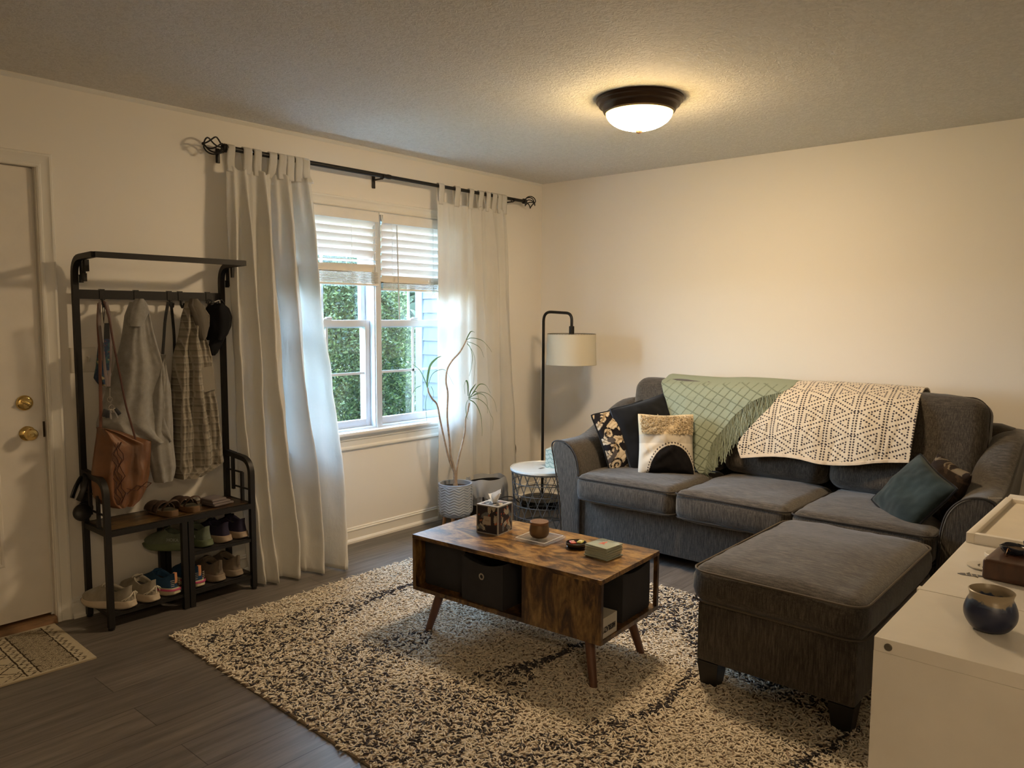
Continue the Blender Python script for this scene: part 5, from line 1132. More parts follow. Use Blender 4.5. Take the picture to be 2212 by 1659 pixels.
# ---------------------------------------------------------------- shag rug
rug = thing('shag_rug', 'cream shag rug with dark speckled tribal lines under the coffee table', 'rug')
ra = math.atan2(-.069, 1.406)   # the left edge runs slightly off the wall direction
RO = np.array([-3.290, -.560]); ex = np.array([1.0, .0065]); ey = np.array([-.030, -1.0]); ey /= np.linalg.norm(ey); RL, RW = 2.92, 2.02
def rxy(a, b_): return RO+np.outer(a, ex)*1.0+np.outer(b_, ey)
cor = rxy(np.array([0, RW, RW, 0]), np.array([0, 0, RL, RL]))
b = MB(); b.add([(p[0], p[1], z) for z in (0, .008) for p in cor], [(3, 2, 1, 0), (4, 5, 6, 7), (0, 1, 5, 4), (1, 2, 6, 5), (2, 3, 7, 6), (3, 0, 4, 7)])
b.build('backing', mat('tan_rug_backing', (.30, .23, .17), .9, bump=.4, bs=200), rug, smooth=False)
# dark woven motifs and painted-in ottoman shade: (outline, share of dark tufts)
MOT_SHADE = [([(-3.224,-0.672,0.02),(-2.955,-0.728,0.02),(-2.63,-0.769,0.02),(-2.409,-0.81,0.02),(-2.189,-0.876,0.02),(-2.207,-0.918,0.02),(-2.473,-0.928,0.02),(-2.625,-0.986,0.02),(-2.72,-1.043,0.02),(-2.877,-1.116,0.02),(-2.948,-1.135,0.02),(-2.868,-1.218,0.02),(-2.768,-1.232,0.02),(-2.655,-1.294,0.02),(-2.55,-1.345,0.02),(-2.485,-1.356,0.02),(-2.592,-1.482,0.02),(-2.686,-1.494,0.02),(-2.806,-1.553,0.02),(-2.893,-1.577,0.02),(-2.977,-1.632,0.02),(-2.875,-1.68,0.02),(-2.735,-1.792,0.02),(-2.727,-1.825,0.02),(-2.769,-1.851,0.02),(-2.893,-1.793,0.02),(-2.977,-1.782,0.02),(-3.036,-1.786,0.02),(-3.068,-1.872,0.02),(-2.933,-2.186,0.02),(-2.686,-2.081,0.02),(-2.688,-2.069,0.02),(-2.804,-2.148,0.02),(-2.877,-2.192,0.02),(-2.951,-2.209,0.02),(-3.005,-2.21,0.02),(-3.131,-2.206,0.02),(-3.27,-2.266,0.02),(-3.388,-2.132,0.02),(-3.381,-1.921,0.02),(-3.322,-1.461,0.02),(-3.28,-1.065,0.02)], .25),
 ([(-2.881,-1.785,0.02),(-2.723,-1.806,0.02),(-2.604,-1.833,0.02),(-2.542,-1.878,0.02),(-2.443,-1.941,0.02),(-2.551,-2.019,0.02),(-2.693,-2.073,0.02),(-2.81,-2.151,0.02),(-2.886,-2.195,0.02),(-2.947,-2.205,0.02),(-3.007,-2.212,0.02),(-3.084,-2.181,0.02),(-3.118,-1.975,0.02),(-3.058,-1.811,0.02)], .26),
 ([(-2.97,-0.752,0.02),(-2.652,-0.799,0.02),(-2.433,-0.841,0.02),(-2.466,-0.918,0.02),(-2.627,-0.983,0.02),(-2.723,-1.04,0.02),(-2.869,-1.104,0.02),(-3.013,-1.11,0.02),(-3.159,-1.203,0.02),(-3.115,-0.994,0.02)], .18),
 ([(-2.542,-1.878,0.02),(-2.43,-1.93,0.02),(-2.32,-1.95,0.02),(-2.167,-1.956,0.02),(-2.135,-1.964,0.02),(-2.153,-1.987,0.02),(-2.202,-1.988,0.02),(-2.349,-1.982,0.02),(-2.464,-1.967,0.02),(-2.574,-1.939,0.02)], .75),
 ([(-2.434,-0.879,0.02),(-2.205,-0.858,0.02),(-1.946,-0.866,0.02),(-1.959,-0.897,0.02),(-2.229,-0.893,0.02),(-2.45,-0.917,0.02)], .7),
 ([(-2.937,-2.267,0.02),(-2.904,-2.27,0.02),(-2.788,-2.342,0.02),(-2.662,-2.368,0.02),(-2.586,-2.421,0.02),(-2.524,-2.458,0.02),(-2.451,-2.471,0.02),(-2.488,-2.508,0.02),(-2.523,-2.525,0.02),(-2.579,-2.575,0.02),(-2.682,-2.611,0.02),(-2.796,-2.664,0.02),(-2.927,-2.724,0.02),(-3.265,-2.338,0.02),(-3.14,-2.235,0.02),(-3.035,-2.237,0.02)], .27),
 ([(-2.518,-2.474,0.02),(-2.451,-2.471,0.02),(-2.379,-2.483,0.02),(-2.235,-2.474,0.02),(-2.022,-2.431,0.02),(-1.951,-2.408,0.02),(-1.955,-2.429,0.02),(-2.035,-2.454,0.02),(-2.263,-2.509,0.02),(-2.417,-2.52,0.02),(-2.498,-2.507,0.02)], .7),
 ([(-1.351,-1.884,0.02),(-1.304,-1.978,0.02),(-1.329,-2.145,0.02),(-1.471,-2.24,0.02),(-1.825,-2.344,0.02),(-1.806,-2.293,0.02),(-1.787,-2.194,0.02),(-1.914,-2.125,0.02),(-2.011,-2.046,0.02),(-1.985,-1.826,0.02),(-1.873,-1.606,0.02),(-1.504,-1.628,0.02)], .33),
 ([(-1.783,-2.274,0.02),(-1.755,-2.291,0.02),(-1.84,-2.37,0.02),(-1.971,-2.437,0.02),(-1.999,-2.419,0.02),(-1.896,-2.348,0.02)], .5),
 ([(-1.973,-2.549,0.02),(-1.915,-2.676,0.02),(-1.931,-2.913,0.02),(-2.064,-3.085,0.02),(-2.167,-3.101,0.02),(-2.303,-3.071,0.02),(-2.302,-3.04,0.02),(-2.416,-3.022,0.02),(-2.473,-3.014,0.02),(-2.516,-3.002,0.02),(-2.455,-2.996,0.02),(-2.31,-3.014,0.02),(-2.162,-3.055,0.02),(-2.122,-2.996,0.02),(-2.073,-2.83,0.02),(-2.031,-2.632,0.02)], .30),  # shade under the ottoman put in as dark tufts, joined to a motif line
 ([(-2.509,-2.999,0.02),(-2.39,-3.013,0.02),(-2.257,-3.041,0.02),(-2.133,-3.07,0.02),(-2.145,-3.083,0.02),(-2.281,-3.064,0.02),(-2.426,-3.041,0.02),(-2.518,-3.025,0.02)], .7)]
def inpoly(x, y, poly):
    r = np.zeros(x.shape, bool); n_ = len(poly); j = n_-1
    for i in range(n_):
        xi, yi, xj, yj = poly[i][0], poly[i][1], poly[j][0], poly[j][1]
        r ^= ((yi > y) != (yj > y)) & (x < (xj-xi)*(y-yi)/(yj-yi+1e-12)+xi); j = i
    return r
G0 = .0108; na, nb = int(RW/G0), int(RL/G0)
A, B_ = np.meshgrid((np.arange(na)+.5)*G0, (np.arange(nb)+.5)*G0, indexing='ij'); A = A.ravel()+rng.normal(size=na*nb)*.003; B_ = B_.ravel()+rng.normal(size=na*nb)*.003
A = np.clip(A, .002, RW-.002); B_ = np.clip(B_, .002, RL-.002); XY = rxy(A, B_); n = len(A)
q = np.round(A/.028)*.028; jit = XY+rng.normal(size=(n, 2))*.006; dens = np.zeros(n)
for poly, dn in MOT_SHADE: m_ = inpoly(jit[:, 0], jit[:, 1], poly); dens[m_] = np.maximum(dens[m_], dn)
clump = vnoise(np.stack([XY[:, 0]*1.0, XY[:, 1]*2.2, XY[:, 0]*0], -1), 80, 12, 2)
dark = (dens > 0) & (clump*.36+rng.normal(size=n)*.42 > np.interp(dens, [.15, .3, .5, .75, 1], [.40, .17, -.08, -.45, -.9]))
base = np.array([.66, .585, .47]); colr = base*(1+.10*rng.normal(size=(n, 1))+.07*vnoise(np.c_[XY, XY[:, :1]*0], 2.2, 6)[:, None]); colr = np.clip(colr, .25, .9)
colr[dark] = np.array([.030, .024, .028])*(1+.3*rng.uniform(-1, 1, (dark.sum(), 1)))
ang = rng.uniform(0, 2*PI, n); Ln = rng.uniform(.018, .029, n); lean = rng.uniform(.30, .90, n); hgt = rng.uniform(.016, .026, n)
curl = rng.normal(size=n)*.9; K = 5; NS = 4; rad = np.array([.0028, .0031, .0031, .0028, .0016])*1.0
P = np.zeros((n, K, 3)); P[:, 0] = np.c_[XY, np.full(n, .007)]
for k in range(1, K):
    t = k/(K-1); a = ang+curl*t; el = PI/2*(1-lean)*(1-.7*t); st = Ln/(K-1)
    P[:, k] = P[:, k-1]+np.stack([np.cos(a)*np.cos(el)*st, np.sin(a)*np.cos(el)*st, np.sin(el)*st*.9-(.0016 if k == K-1 else 0)], 1)
P[..., 2] = np.maximum(P[..., 2], .009+.004*rng.uniform(0, 1, (n, 1)))
T = np.zeros_like(P); T[:, 1:-1] = P[:, 2:]-P[:, :-2]; T[:, 0] = P[:, 1]-P[:, 0]; T[:, -1] = P[:, -1]-P[:, -2]; T /= np.linalg.norm(T, axis=2)[..., None]+1e-9
U = np.cross(T, np.array([.3, .2, 1.])); U /= np.linalg.norm(U, axis=2)[..., None]+1e-9; Vv = np.cross(T, U)
th = np.arange(NS)*2*PI/NS; R4 = P[:, :, None]+rad[None, :, None, None]*(np.cos(th)[None, None, :, None]*U[:, :, None]+np.sin(th)[None, None, :, None]*Vv[:, :, None])
V = R4.reshape(-1, 3); basei = (np.arange(n)*K*NS)[:, None, None, None]; kk = np.arange(K-1)[None, :, None, None]*NS; ss = np.arange(NS)[None, None, :, None]
Fq = np.concatenate([basei+kk+ss, basei+kk+(ss+1) % NS, basei+kk+NS+(ss+1) % NS, basei+kk+NS+ss], 3).reshape(-1, 4)
caps = (np.arange(n)*K*NS+(K-1)*NS)[:, None]+np.arange(NS)[None]; Fq = np.concatenate([Fq, caps])
me = bpy.data.meshes.new('pile'); me.vertices.add(len(V)); me.vertices.foreach_set('co', V.ravel()); me.loops.add(Fq.size); me.loops.foreach_set('vertex_index', Fq.ravel()); me.polygons.add(len(Fq)); me.polygons.foreach_set('loop_start', np.arange(len(Fq))*4); me.update(calc_edges=True)
me.polygons.foreach_set('use_smooth', np.ones(len(Fq), bool)); a = me.color_attributes.new('Col', 'FLOAT_COLOR', 'POINT'); a.data.foreach_set('color', np.hstack([np.repeat(colr, K*NS, 0), np.ones((len(V), 1))]).astype(np.float32).ravel())
me.materials.append(mat('wool_tufts', (1, 1, 1), .95, attr=True, var=.02, vs=3, sheen=.3, spec=.1)); pile = bpy.data.objects.new('pile', me); C.objects.link(pile); pile.parent = rug; pile['kind'] = 'stuff'

# ---------------------------------------------------------------- wire side table
GW = mat('grey_steel_wire', (.16, .17, .18), .4, .6); TX, TY = -.780, -.662
sd = thing('side_table', 'round white side table on a grey wire basket, left of the sofa', 'side table', (TX, TY, 0))
MB().lathe([(0, .386), (.220, .386), (.227, .389), (.228, .397), (.227, .4035), (.223, .4035), (.221, .400), (.21, .399), (0, .399)], n=64, capb=False).build('tray_top', mat('white_enamel', (.74, .78, .78), .25), sd, angle=30)
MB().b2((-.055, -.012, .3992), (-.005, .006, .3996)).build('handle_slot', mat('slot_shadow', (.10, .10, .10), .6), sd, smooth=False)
def rz_(z): return .196+.022*(z/.39)
b = MB()
for z in (.006, .085, .160, .235, .310, .380): r_w = .0028 if z not in (.006, .380) else .004; b.tube([(rz_(z)*math.cos(t), rz_(z)*math.sin(t), z) for t in np.linspace(0, 2*PI, 64, endpoint=False)], r_w, 6, closed=True)
for k in range(20):
    for s_ in (-1, 1):
        t0 = 2*PI*k/20+.1*s_; b.tube([(rz_(z)*math.cos(t0+s_*.80*z/.39), rz_(z)*math.sin(t0+s_*.80*z/.39), z) for z in np.linspace(.006, .380, 9)], .0022, 5)
b.build('wire_basket', GW, sd)
mb = thing('mint_tissue_box', 'pale mint patterned tissue box on the white side table', 'tissue box', (-.700, -.710, .3996), .3)
P = MB(); N = 80; u = np.linspace(0, 1, N); U, V = np.meshgrid(u, u, indexing='ij'); s6 = .060
for ox_, oy_, dx_, dy_ in ((-s6, s6, 0, -1), (-s6, -s6, 1, 0), (s6, -s6, 0, 1), (s6, s6, -1, 0)):
    c = np.empty(U.shape+(3,)); c[:] = (.50, .62, .60); m_ = (np.sin(V*28+1.2*np.sin(U*17)) > .72) | (np.sin(U*22+V*14) > .93); c[m_] = (.24, .38, .38)
    P.grid(np.stack([ox_+dx_*2*s6*U, oy_+dy_*2*s6*U, V*.125], -1), col=c)
P.add([(-s6, -s6, .125), (s6, -s6, .125), (s6, s6, .125), (-s6, s6, .125), (-s6, -s6, 0), (s6, -s6, 0), (s6, s6, 0), (-s6, s6, 0)], [(0, 1, 2, 3), (7, 6, 5, 4)], (.55, .66, .64)); P.build('carton', PAPER, mb, colattr=True, smooth=False)
MB().grid(np.array([[(.018*math.cos(t)*(1-.4*q)+.005*q, .007*math.sin(t*1)*(1+q), .124+.028*q+.005*math.sin(3*t)*q) for t in np.linspace(0, 2*PI, 20)] for q in np.linspace(0, 1, 5)])).build('tissue', mat('white_tissue', (.8, .78, .74), .9), mb, thick=.001)

# ---------------------------------------------------------------- floor lamp
fl_ = thing('floor_lamp', 'black arc floor lamp with an off-white drum shade in the corner', 'floor lamp', (-.330, -.290, 0))
MB().lathe([(0, 0), (.165, 0), (.168, .004), (.168, .046), (.165, .052), (.04, .054), (.014, .058), (.012, .07)], n=48, capt=True).build('base', mat('black_lamp_metal', (.012, .012, .013), .45, .3), fl_, angle=30)
HB = Matrix.Rotation(0, 3, 'Z'); end = (-.02, -.272)
pts = round_path([(0, 0, .05), (0, 0, 1.448), (end[0], end[1], 1.435), (end[0], end[1], 1.330)], .075, 9)
MB().tube(pts, .0105, 12).build('pole', BLACK, fl_)
MB().lathe([(.012, 1.345), (.019, 1.342), (.019, 1.262), (.014, 1.255)], (*end, 0), 20, capt=True).build('socket', BLACK, fl_)
SHD, nt_, b_ = _nt('linen_drum_shade'); b_.inputs['Base Color'].default_value = (.74, .70, .58, 1); b_.inputs['Roughness'].default_value = .85
tr_ = nt_.nodes.new('ShaderNodeBsdfTranslucent'); tr_.inputs[0].default_value = (.74, .70, .58, 1); mx_ = nt_.nodes.new('ShaderNodeMixShader'); mx_.inputs[0].default_value = .3
nt_.links.new(b_.outputs[0], mx_.inputs[1]); nt_.links.new(tr_.outputs[0], mx_.inputs[2]); nt_.links.new(mx_.outputs[0], nt_.nodes['Material Output'].inputs[0])
sh = MB().lathe([(.180, 1.070), (.1795, 1.070), (.172, 1.290), (.1725, 1.290)], (*end, 0), 64, capb=False).build('lamp_shade', SHD, fl_, thick=.0015)
b = MB()
for k in range(3): a = k*2*PI/3+.5; b.tube([(end[0]+.016*math.cos(a), end[1]+.016*math.sin(a), 1.262), (end[0]+.171*math.cos(a), end[1]+.171*math.sin(a), 1.284)], .0018, 5)
b.tube([(end[0]+.1715*math.cos(t), end[1]+.1715*math.sin(t), 1.2885) for t in np.linspace(0, 2*PI, 48, endpoint=False)], .002, 5, closed=True); b.build('shade_ring', BLACK, sh)
pw = thing('power_cord', 'black cord running behind the wire side table to the lamp base', 'cord')
MB().tube(bez([(-.50, -.34, .035), (-.62, -.42, .06), (-.80, -.47, .13), (-.93, -.50, .20), (-1.0, -.44, .18), (-1.045, -.30, .04), (-1.05, -.14, .010), (-1.05, -.05, .010)], 6), .0035, 6).build('cable', BLACK, pw)
tag(MB().tube(bez([(-0.368,-0.03,0.469),(-0.335,-0.03,0.411),(-0.34,-0.03,0.34),(-0.367,-0.03,0.279)], 6), .003, 6).build('outlet_cord', mat('grey_cord', (.12, .11, .09), .6)), 'thin grey cord looping out beside the right curtain', 'cord')

# ---------------------------------------------------------------- plant in a ribbed grey pot
pt = thing('potted_dracaena', 'spindly dragon tree in a grey wave-textured pot on wooden legs', 'potted plant', (-1.215, -.255, 0))
n_t, n_z = 160, 90; th = np.linspace(0, 2*PI, n_t, endpoint=False); rows = []; PB, PT = .088, .303; PR = .1125
for z in np.linspace(0, 1, n_z):
    r0_ = PR*(.80+.20*min(1, (z/.16))**.55) if z < .16 else PR; zz = PB+(PT-PB)*z; ph = (np.arange(n_t)/n_t*11)
    wv_ = np.abs(((z*12+.42*np.arcsin(.98*np.sin(2*PI*ph))*.7) % 1)-.5)*2; r_ = r0_+(.0045*(1-wv_)**1.2)*(.05 < z < .96); rows.append(np.stack([r_*np.cos(th), r_*np.sin(th), np.full(n_t, zz)], 1))
for dr, dz in ((.001, .003), (-.006, .005), (-.012, .002), (-.014, -.03)): rows.append(np.stack([(PR+dr)*np.cos(th), (PR+dr)*np.sin(th), np.full(n_t, PT+dz)], 1))
b = MB(); b.grid(np.array(rows), closed_v=True); b.add(rows[0], [tuple(range(n_t))[::-1]]); b.build('pot', mat('grey_glazed_pot', (.30, .33, .37), .5), pt, angle=50)
MB().lathe([(0, PT-.022), (PR-.012, PT-.026)], n=40, capb=False).build('soil', mat('dark_soil', (.045, .032, .024), .95, var=.5, vs=60, bump=1, bs=60, bd=.01), pt)
for a in (.5, 2.1, 3.7, 5.3): MB().tube([(.070*math.cos(a), .070*math.sin(a), .088), (.084*math.cos(a), .084*math.sin(a), 0)], [.013, .010], 12).build('leg', mat('light_wood_leg', (.45, .26, .13), .5), pt)
STEM = mat('dracaena_stem', (.34, .26, .19), .8, var=.3, vs=60, bump=.6, bs=80, bd=.004); LEAFM = m_leaf('dracaena_leaf')
def wp_(pts): return [(p[0]+1.215, p[1]+.255, p[2]) for p in pts]
S1 = wp_([(-1.214,-0.255,0.315),(-1.222,-0.255,0.373),(-1.256,-0.255,0.446),(-1.29,-0.255,0.549),(-1.339,-0.255,0.732),(-1.364,-0.255,0.84),(-1.404,-0.255,0.882),(-1.432,-0.255,0.926),(-1.436,-0.255,0.956)]); S2 = wp_([(-1.214,-0.255,0.315),(-1.231,-0.255,0.411),(-1.26,-0.255,0.493),(-1.273,-0.255,0.602),(-1.293,-0.255,0.758),(-1.288,-0.255,0.909),(-1.305,-0.255,0.986),(-1.296,-0.255,1.061),(-1.254,-0.255,1.119),(-1.185,-0.255,1.171),(-1.142,-0.255,1.222),(-1.115,-0.255,1.261)]); S3 = wp_([(-1.214,-0.255,0.315),(-1.205,-0.255,0.401),(-1.187,-0.255,0.483),(-1.174,-0.255,0.528),(-1.143,-0.255,0.634),(-1.138,-0.255,0.727),(-1.129,-0.255,0.757),(-1.107,-0.255,0.833)])
for dyy, S_ in ((.03, S1), (-.01, S2), (-.03, S3)):
    k = len(S_); Q = [(p[0], p[1]+dyy*i/k, p[2]) for i, p in enumerate(S_)]; Q[0] = (0, 0, PT-.03)
    MB().tube(bez(Q, 6), np.interp(np.linspace(0, 1, (k-1)*6+1), [0, .1, .5, 1], [.012, .0075, .0062, .0052]), 8).build('stem', STEM, pt)
MB().lathe([(.016, -.01), (.017, .01), (.013, .035), (.008, .05)], (0, 0, PT-.02), 12).build('trunk_knot', STEM, pt)
def leaf(pts, w_, y0=0, yb=0, dark_=1.0):
    Q = bez(wp_(pts), 6); k = len(Q); G = []; 
    for i, p in enumerate(Q):
        t = i/(k-1); ww = w_*(math.sin(PI*min(1, t*.85+.12))**.7)*(1-t*.15)
        d_ = Q[min(i+1, k-1)]-Q[max(i-1, 0)]; sd_ = np.array([-d_[2], 0, d_[0]]); sd_ /= np.linalg.norm(sd_)+1e-9; sd_ = sd_*.85+np.array([0, .5, 0])
        yy = y0+yb*t; G.append([(p[0]+s_*ww*sd_[0], p[1]+yy+s_*ww*sd_[1]-.0015*(1-s_*s_), p[2]+s_*ww*sd_[2]) for s_ in (-1, 0, 1)])
    b = MB(); c = np.zeros((k, 3, 3)); c[:] = np.array([.060, .115, .040])*dark_; c[:, 1] = np.array([.10, .17, .06])*dark_; b.grid(np.array(G), col=c); b.build('leaf', LEAFM, pt, colattr=True)
LV = [([(-1.436,-0.255,0.956),(-1.428,-0.255,1.008),(-1.395,-0.255,1.095),(-1.333,-0.255,1.137),(-1.283,-0.255,1.151)], .0075, .03), ([(-1.436,-0.255,0.956),(-1.452,-0.255,1.01),(-1.483,-0.255,1.07),(-1.541,-0.255,1.114)], .003, .03), ([(-1.432,-0.255,0.961),(-1.395,-0.255,1.036),(-1.334,-0.255,1.063),(-1.279,-0.255,1.06),(-1.237,-0.255,1.012),(-1.199,-0.255,0.958)], .0022, .0), ([(-1.492,-0.255,0.971),(-1.523,-0.255,0.956),(-1.543,-0.255,0.913),(-1.548,-0.255,0.841),(-1.544,-0.255,0.811)], .0055, .05), ([(-1.436,-0.255,0.92),(-1.441,-0.255,0.861),(-1.429,-0.255,0.786),(-1.413,-0.255,0.724)], .0065, .03), ([(-1.404,-0.255,0.962),(-1.38,-0.255,0.931),(-1.372,-0.255,0.885),(-1.38,-0.255,0.841)], .006, .02),
 ([(-1.124,-0.255,1.243),(-1.115,-0.255,1.274),(-1.089,-0.255,1.31),(-1.058,-0.255,1.304)], .004, -.02), ([(-1.115,-0.255,1.255),(-1.076,-0.255,1.267),(-0.985,-0.255,1.249),(-0.925,-0.255,1.201),(-0.902,-0.255,1.168)], .0028, -.03), ([(-1.115,-0.255,1.243),(-1.053,-0.255,1.229),(-0.985,-0.255,1.196),(-0.948,-0.255,1.132)], .003, 0), ([(-1.115,-0.255,1.231),(-1.089,-0.255,1.205),(-1.071,-0.255,1.143),(-1.089,-0.255,1.066),(-1.116,-0.255,1.014)], .0065, -.02), ([(-1.115,-0.255,1.237),(-1.053,-0.255,1.173),(-1.026,-0.255,1.11),(-1.026,-0.255,1.047),(-1.031,-0.255,0.953)], .003, .02),
 ([(-1.103,-0.255,0.88),(-1.111,-0.255,0.958),(-1.133,-0.255,0.985),(-1.155,-0.255,0.955),(-1.155,-0.255,0.899)], .0055, -.02), ([(-1.098,-0.255,0.864),(-1.089,-0.255,0.91),(-1.071,-0.255,0.94),(-1.058,-0.255,0.961)], .005, -.03), ([(-1.098,-0.255,0.858),(-1.053,-0.255,0.908),(-1.008,-0.255,0.952),(-0.953,-0.255,0.942),(-0.915,-0.255,0.888)], .0035, -.03), ([(-1.089,-0.255,0.863),(-1.008,-0.255,0.895),(-0.915,-0.255,0.882),(-0.844,-0.255,0.828),(-0.815,-0.255,0.744)], .0024, 0), ([(-1.098,-0.255,0.864),(-1.008,-0.255,0.851),(-0.939,-0.255,0.803),(-0.906,-0.255,0.736),(-0.891,-0.255,0.703),(-0.901,-0.255,0.629)], .0036, -.04), ([(-1.098,-0.255,0.858),(-1.044,-0.255,0.822),(-1.008,-0.255,0.746),(-1.008,-0.255,0.666),(-1.021,-0.255,0.604)], .0075, -.05), ([(-1.107,-0.255,0.852),(-1.134,-0.255,0.82),(-1.143,-0.255,0.774),(-1.138,-0.255,0.727)], .0085, -.03), ([(-1.08,-0.255,0.878),(-1.035,-0.255,0.906),(-1.012,-0.255,0.873),(-1.012,-0.255,0.838)], .004, -.01), ([(-1.089,-0.255,0.87),(-0.985,-0.255,0.887),(-0.915,-0.255,0.85),(-0.896,-0.255,0.784),(-0.891,-0.255,0.741)], .0034, .02), ([(-1.098,-0.255,0.858),(-1.094,-0.255,0.817),(-1.098,-0.255,0.77)], .003, 0)]
for pts, w_, yb in LV: leaf(pts, w_, (.03 if pts[0][0] < -1.3 else -.01), yb)

# ---------------------------------------------------------------- waste bin with plastic liner
wb = thing('waste_bin', 'black waste bin with a loose translucent grey liner behind the plant', 'waste bin', (-.890, -.235, 0), -.25)
def rr(hx_, hy_, z): a_ = np.linspace(0, 2*PI, 32, endpoint=False); return np.stack([hx_*np.sign(np.cos(a_))*np.abs(np.cos(a_))**.75, hy_*np.sign(np.sin(a_))*np.abs(np.sin(a_))**.75, np.full(32, z)], 1)
b = MB(); rows = [rr(.105, .070, 0), rr(.112, .078, .02), rr(.134, .092, .262), rr(.131, .089, .264), rr(.110, .072, .03)]; b.grid(np.array(rows), closed_v=True); b.add(rows[0], [tuple(range(32))[::-1]]); b.add(rows[-1], [tuple(range(32))]); b.build('bin', mat('black_plastic', (.010, .010, .012), .4), wb, angle=50)
m, nt, bb_ = _nt('translucent_liner'); bb_.inputs['Base Color'].default_value = (.46, .49, .53, 1); bb_.inputs['Roughness'].default_value = .32
t_ = nt.nodes.new('ShaderNodeBsdfTransparent'); mx = nt.nodes.new('ShaderNodeMixShader'); mx.inputs[0].default_value = .74; nt.links.new(t_.outputs[0], mx.inputs[1]); nt.links.new(bb_.outputs[0], mx.inputs[2]); nt.links.new(mx.outputs[0], nt.nodes['Material Output'].inputs[0])
b = MB(); rows = []; tt = np.linspace(0, 2*PI, 140, endpoint=False); k = 140; base_ = np.stack([np.sign(np.cos(tt))*np.abs(np.cos(tt))**.72, np.sign(np.sin(tt))*np.abs(np.sin(tt))**.72], 1); hem = .5+.5*np.sin(tt*2+3.6)*np.cos(tt*.5)**2
for q in np.linspace(0, 1, 26):
    z = .262+.030-(.030+.16*hem+.02)*q; f = 1.05+.10*np.sin(q*2.6)+.02*q; wv_ = .007*np.sin(tt*9+q*3.5)*q+.0035*np.sin(tt*17-q*5)*q
    rows.append(np.stack([base_[:, 0]*(.134*f+wv_), base_[:, 1]*(.092*f+wv_), z+.006*np.sin(tt*5)], 1))
inner_ = []
for q in np.linspace(1, 0, 10)[:-1]: inner_.append(np.stack([base_[:, 0]*(.141-.018*q+.0012*np.sin(tt*19)), base_[:, 1]*(.0965-.016*q+.0012*np.sin(tt*19)), .292-.18*q+.006*np.sin(tt*5)*(1-q)], 1))
b.grid(np.array(inner_+rows), closed_v=True); b.build('liner', m, wb, angle=80)


# ---------------------------------------------------------------- low white cabinets at the right
LAC = mat('white_foil_board', (.74, .71, .65), .34); ZC = .755
def cab(label, x0, x1, y1, y0=-3.392):
    t = thing('low_cabinet', label, 'cabinet', ((x0+x1)/2, (y0+y1)/2, 0), 0, None); hx_, hy_ = (x1-x0)/2-.0012, (y0-y1)/2
    MB().b2((-hx_, -hy_, ZC-.030), (hx_, hy_, ZC), bev=.0012).build('top_board', LAC, t, angle=20)
    MB().b2((-hx_, -hy_, 0), (-hx_+.018, hy_, ZC-.030)).build('side_panel', LAC, t, smooth=False)
    MB().b2((hx_-.018, -hy_, 0), (hx_, hy_, ZC-.030)).build('side_panel', LAC, t, smooth=False)
    MB().b2((-hx_+.018, -hy_+.002, .0), (hx_-.018, -hy_+.016, ZC-.03)).build('back_panel', LAC, t, smooth=False)
    for z in (.02, .38): MB().b2((-hx_+.018, -hy_+.016, z), (hx_-.018, hy_-.004, z+.018)).build('shelf', LAC, t, smooth=False)
    return t, hx_, hy_
c1, h1, k1_ = cab('nearer white low cabinet with the blue vase on top', -3.119, -2.749, -4.10)
b = MB(); b.lathe([(.0078, .0), (.0078, .0012), (.0070, .0018), (.0030, .0014), (0, .0010)], (-h1-.0002, k1_-.028, ZC-.016), 20, capb=False, M=Matrix.Rotation(-PI/2, 3, 'Y')); b.build('cam_bolt', mat('grey_steel_bolt', (.16, .145, .12), .45, .5), c1)
c2, _, _ = cab('farther white low cabinet under the white picture frame', -2.747, -1.40, -4.10)
b = MB(); b.b2((-2.747, -3.392, ZC-.020), (-2.722, -3.386, ZC-.0004)); o = b.build('edge_lip', LAC); o.parent = c2; o.matrix_parent_inverse = Matrix.Translation(-Vector(c2.location))
m, nt, bb_ = _nt('blue_and_stone_glaze'); v = _coords(nt); sp = nt.nodes.new('ShaderNodeSeparateXYZ'); nt.links.new(v, sp.inputs[0]); nn = _noise(nt, v, 38, 3, .5, 1)
ad = nt.nodes.new('ShaderNodeMath'); ad.operation = 'MULTIPLY_ADD'; ad.inputs[1].default_value = .030; nt.links.new(nn, ad.inputs[0]); nt.links.new(sp.outputs['Z'], ad.inputs[2])
sc_ = nt.nodes.new('ShaderNodeMath'); sc_.operation = 'MULTIPLY'; sc_.inputs[1].default_value = 8; nt.links.new(ad.outputs[0], sc_.inputs[0])
c = _ramp(nt, sc_.outputs[0], [(.10, (.008, .013, .040)), (.57, (.012, .018, .052)), (.63, (.05, .07, .12)), (.66, (.27, .22, .15))]); nt.links.new(c, bb_.inputs['Base Color']); bb_.inputs['Roughness'].default_value = .35
vs_ = thing('ceramic_vase', 'squat blue ceramic pot with stone-coloured rim on the nearer cabinet', 'pot', (-2.920, -3.567, ZC))
pf = bez([(.026, 0), (.040, .006), (.053, .024), (.0560, .042), (.051, .060), (.0455, .071), (.0460, .078), (.0485, .085)], 5); pf = [(q[0]*.9, q[1]) for q in pf]+[(.0415, .0865), (.0385, .080), (.037, .072), (.043, .05), (.040, .02), (.02, .008), (0, .007)]
MB().lathe(pf, n=56).build('pot', m, vs_, angle=60)
m2 = mat('dark_walnut_block', (.060, .026, .014), .4, var=.3, vs=14, stretch=(1, 4, 1))
wbk = thing('wooden_block', 'dark walnut block holding a small wire-rimmed ash bowl', 'block', (-2.500, -3.535, ZC), math.radians(-4))
P, F = cushion((.165, .098, .052), .006, 18); MB().add(P+np.array([.02, -.010, .026]), F).build('block', m2, wbk, angle=60)
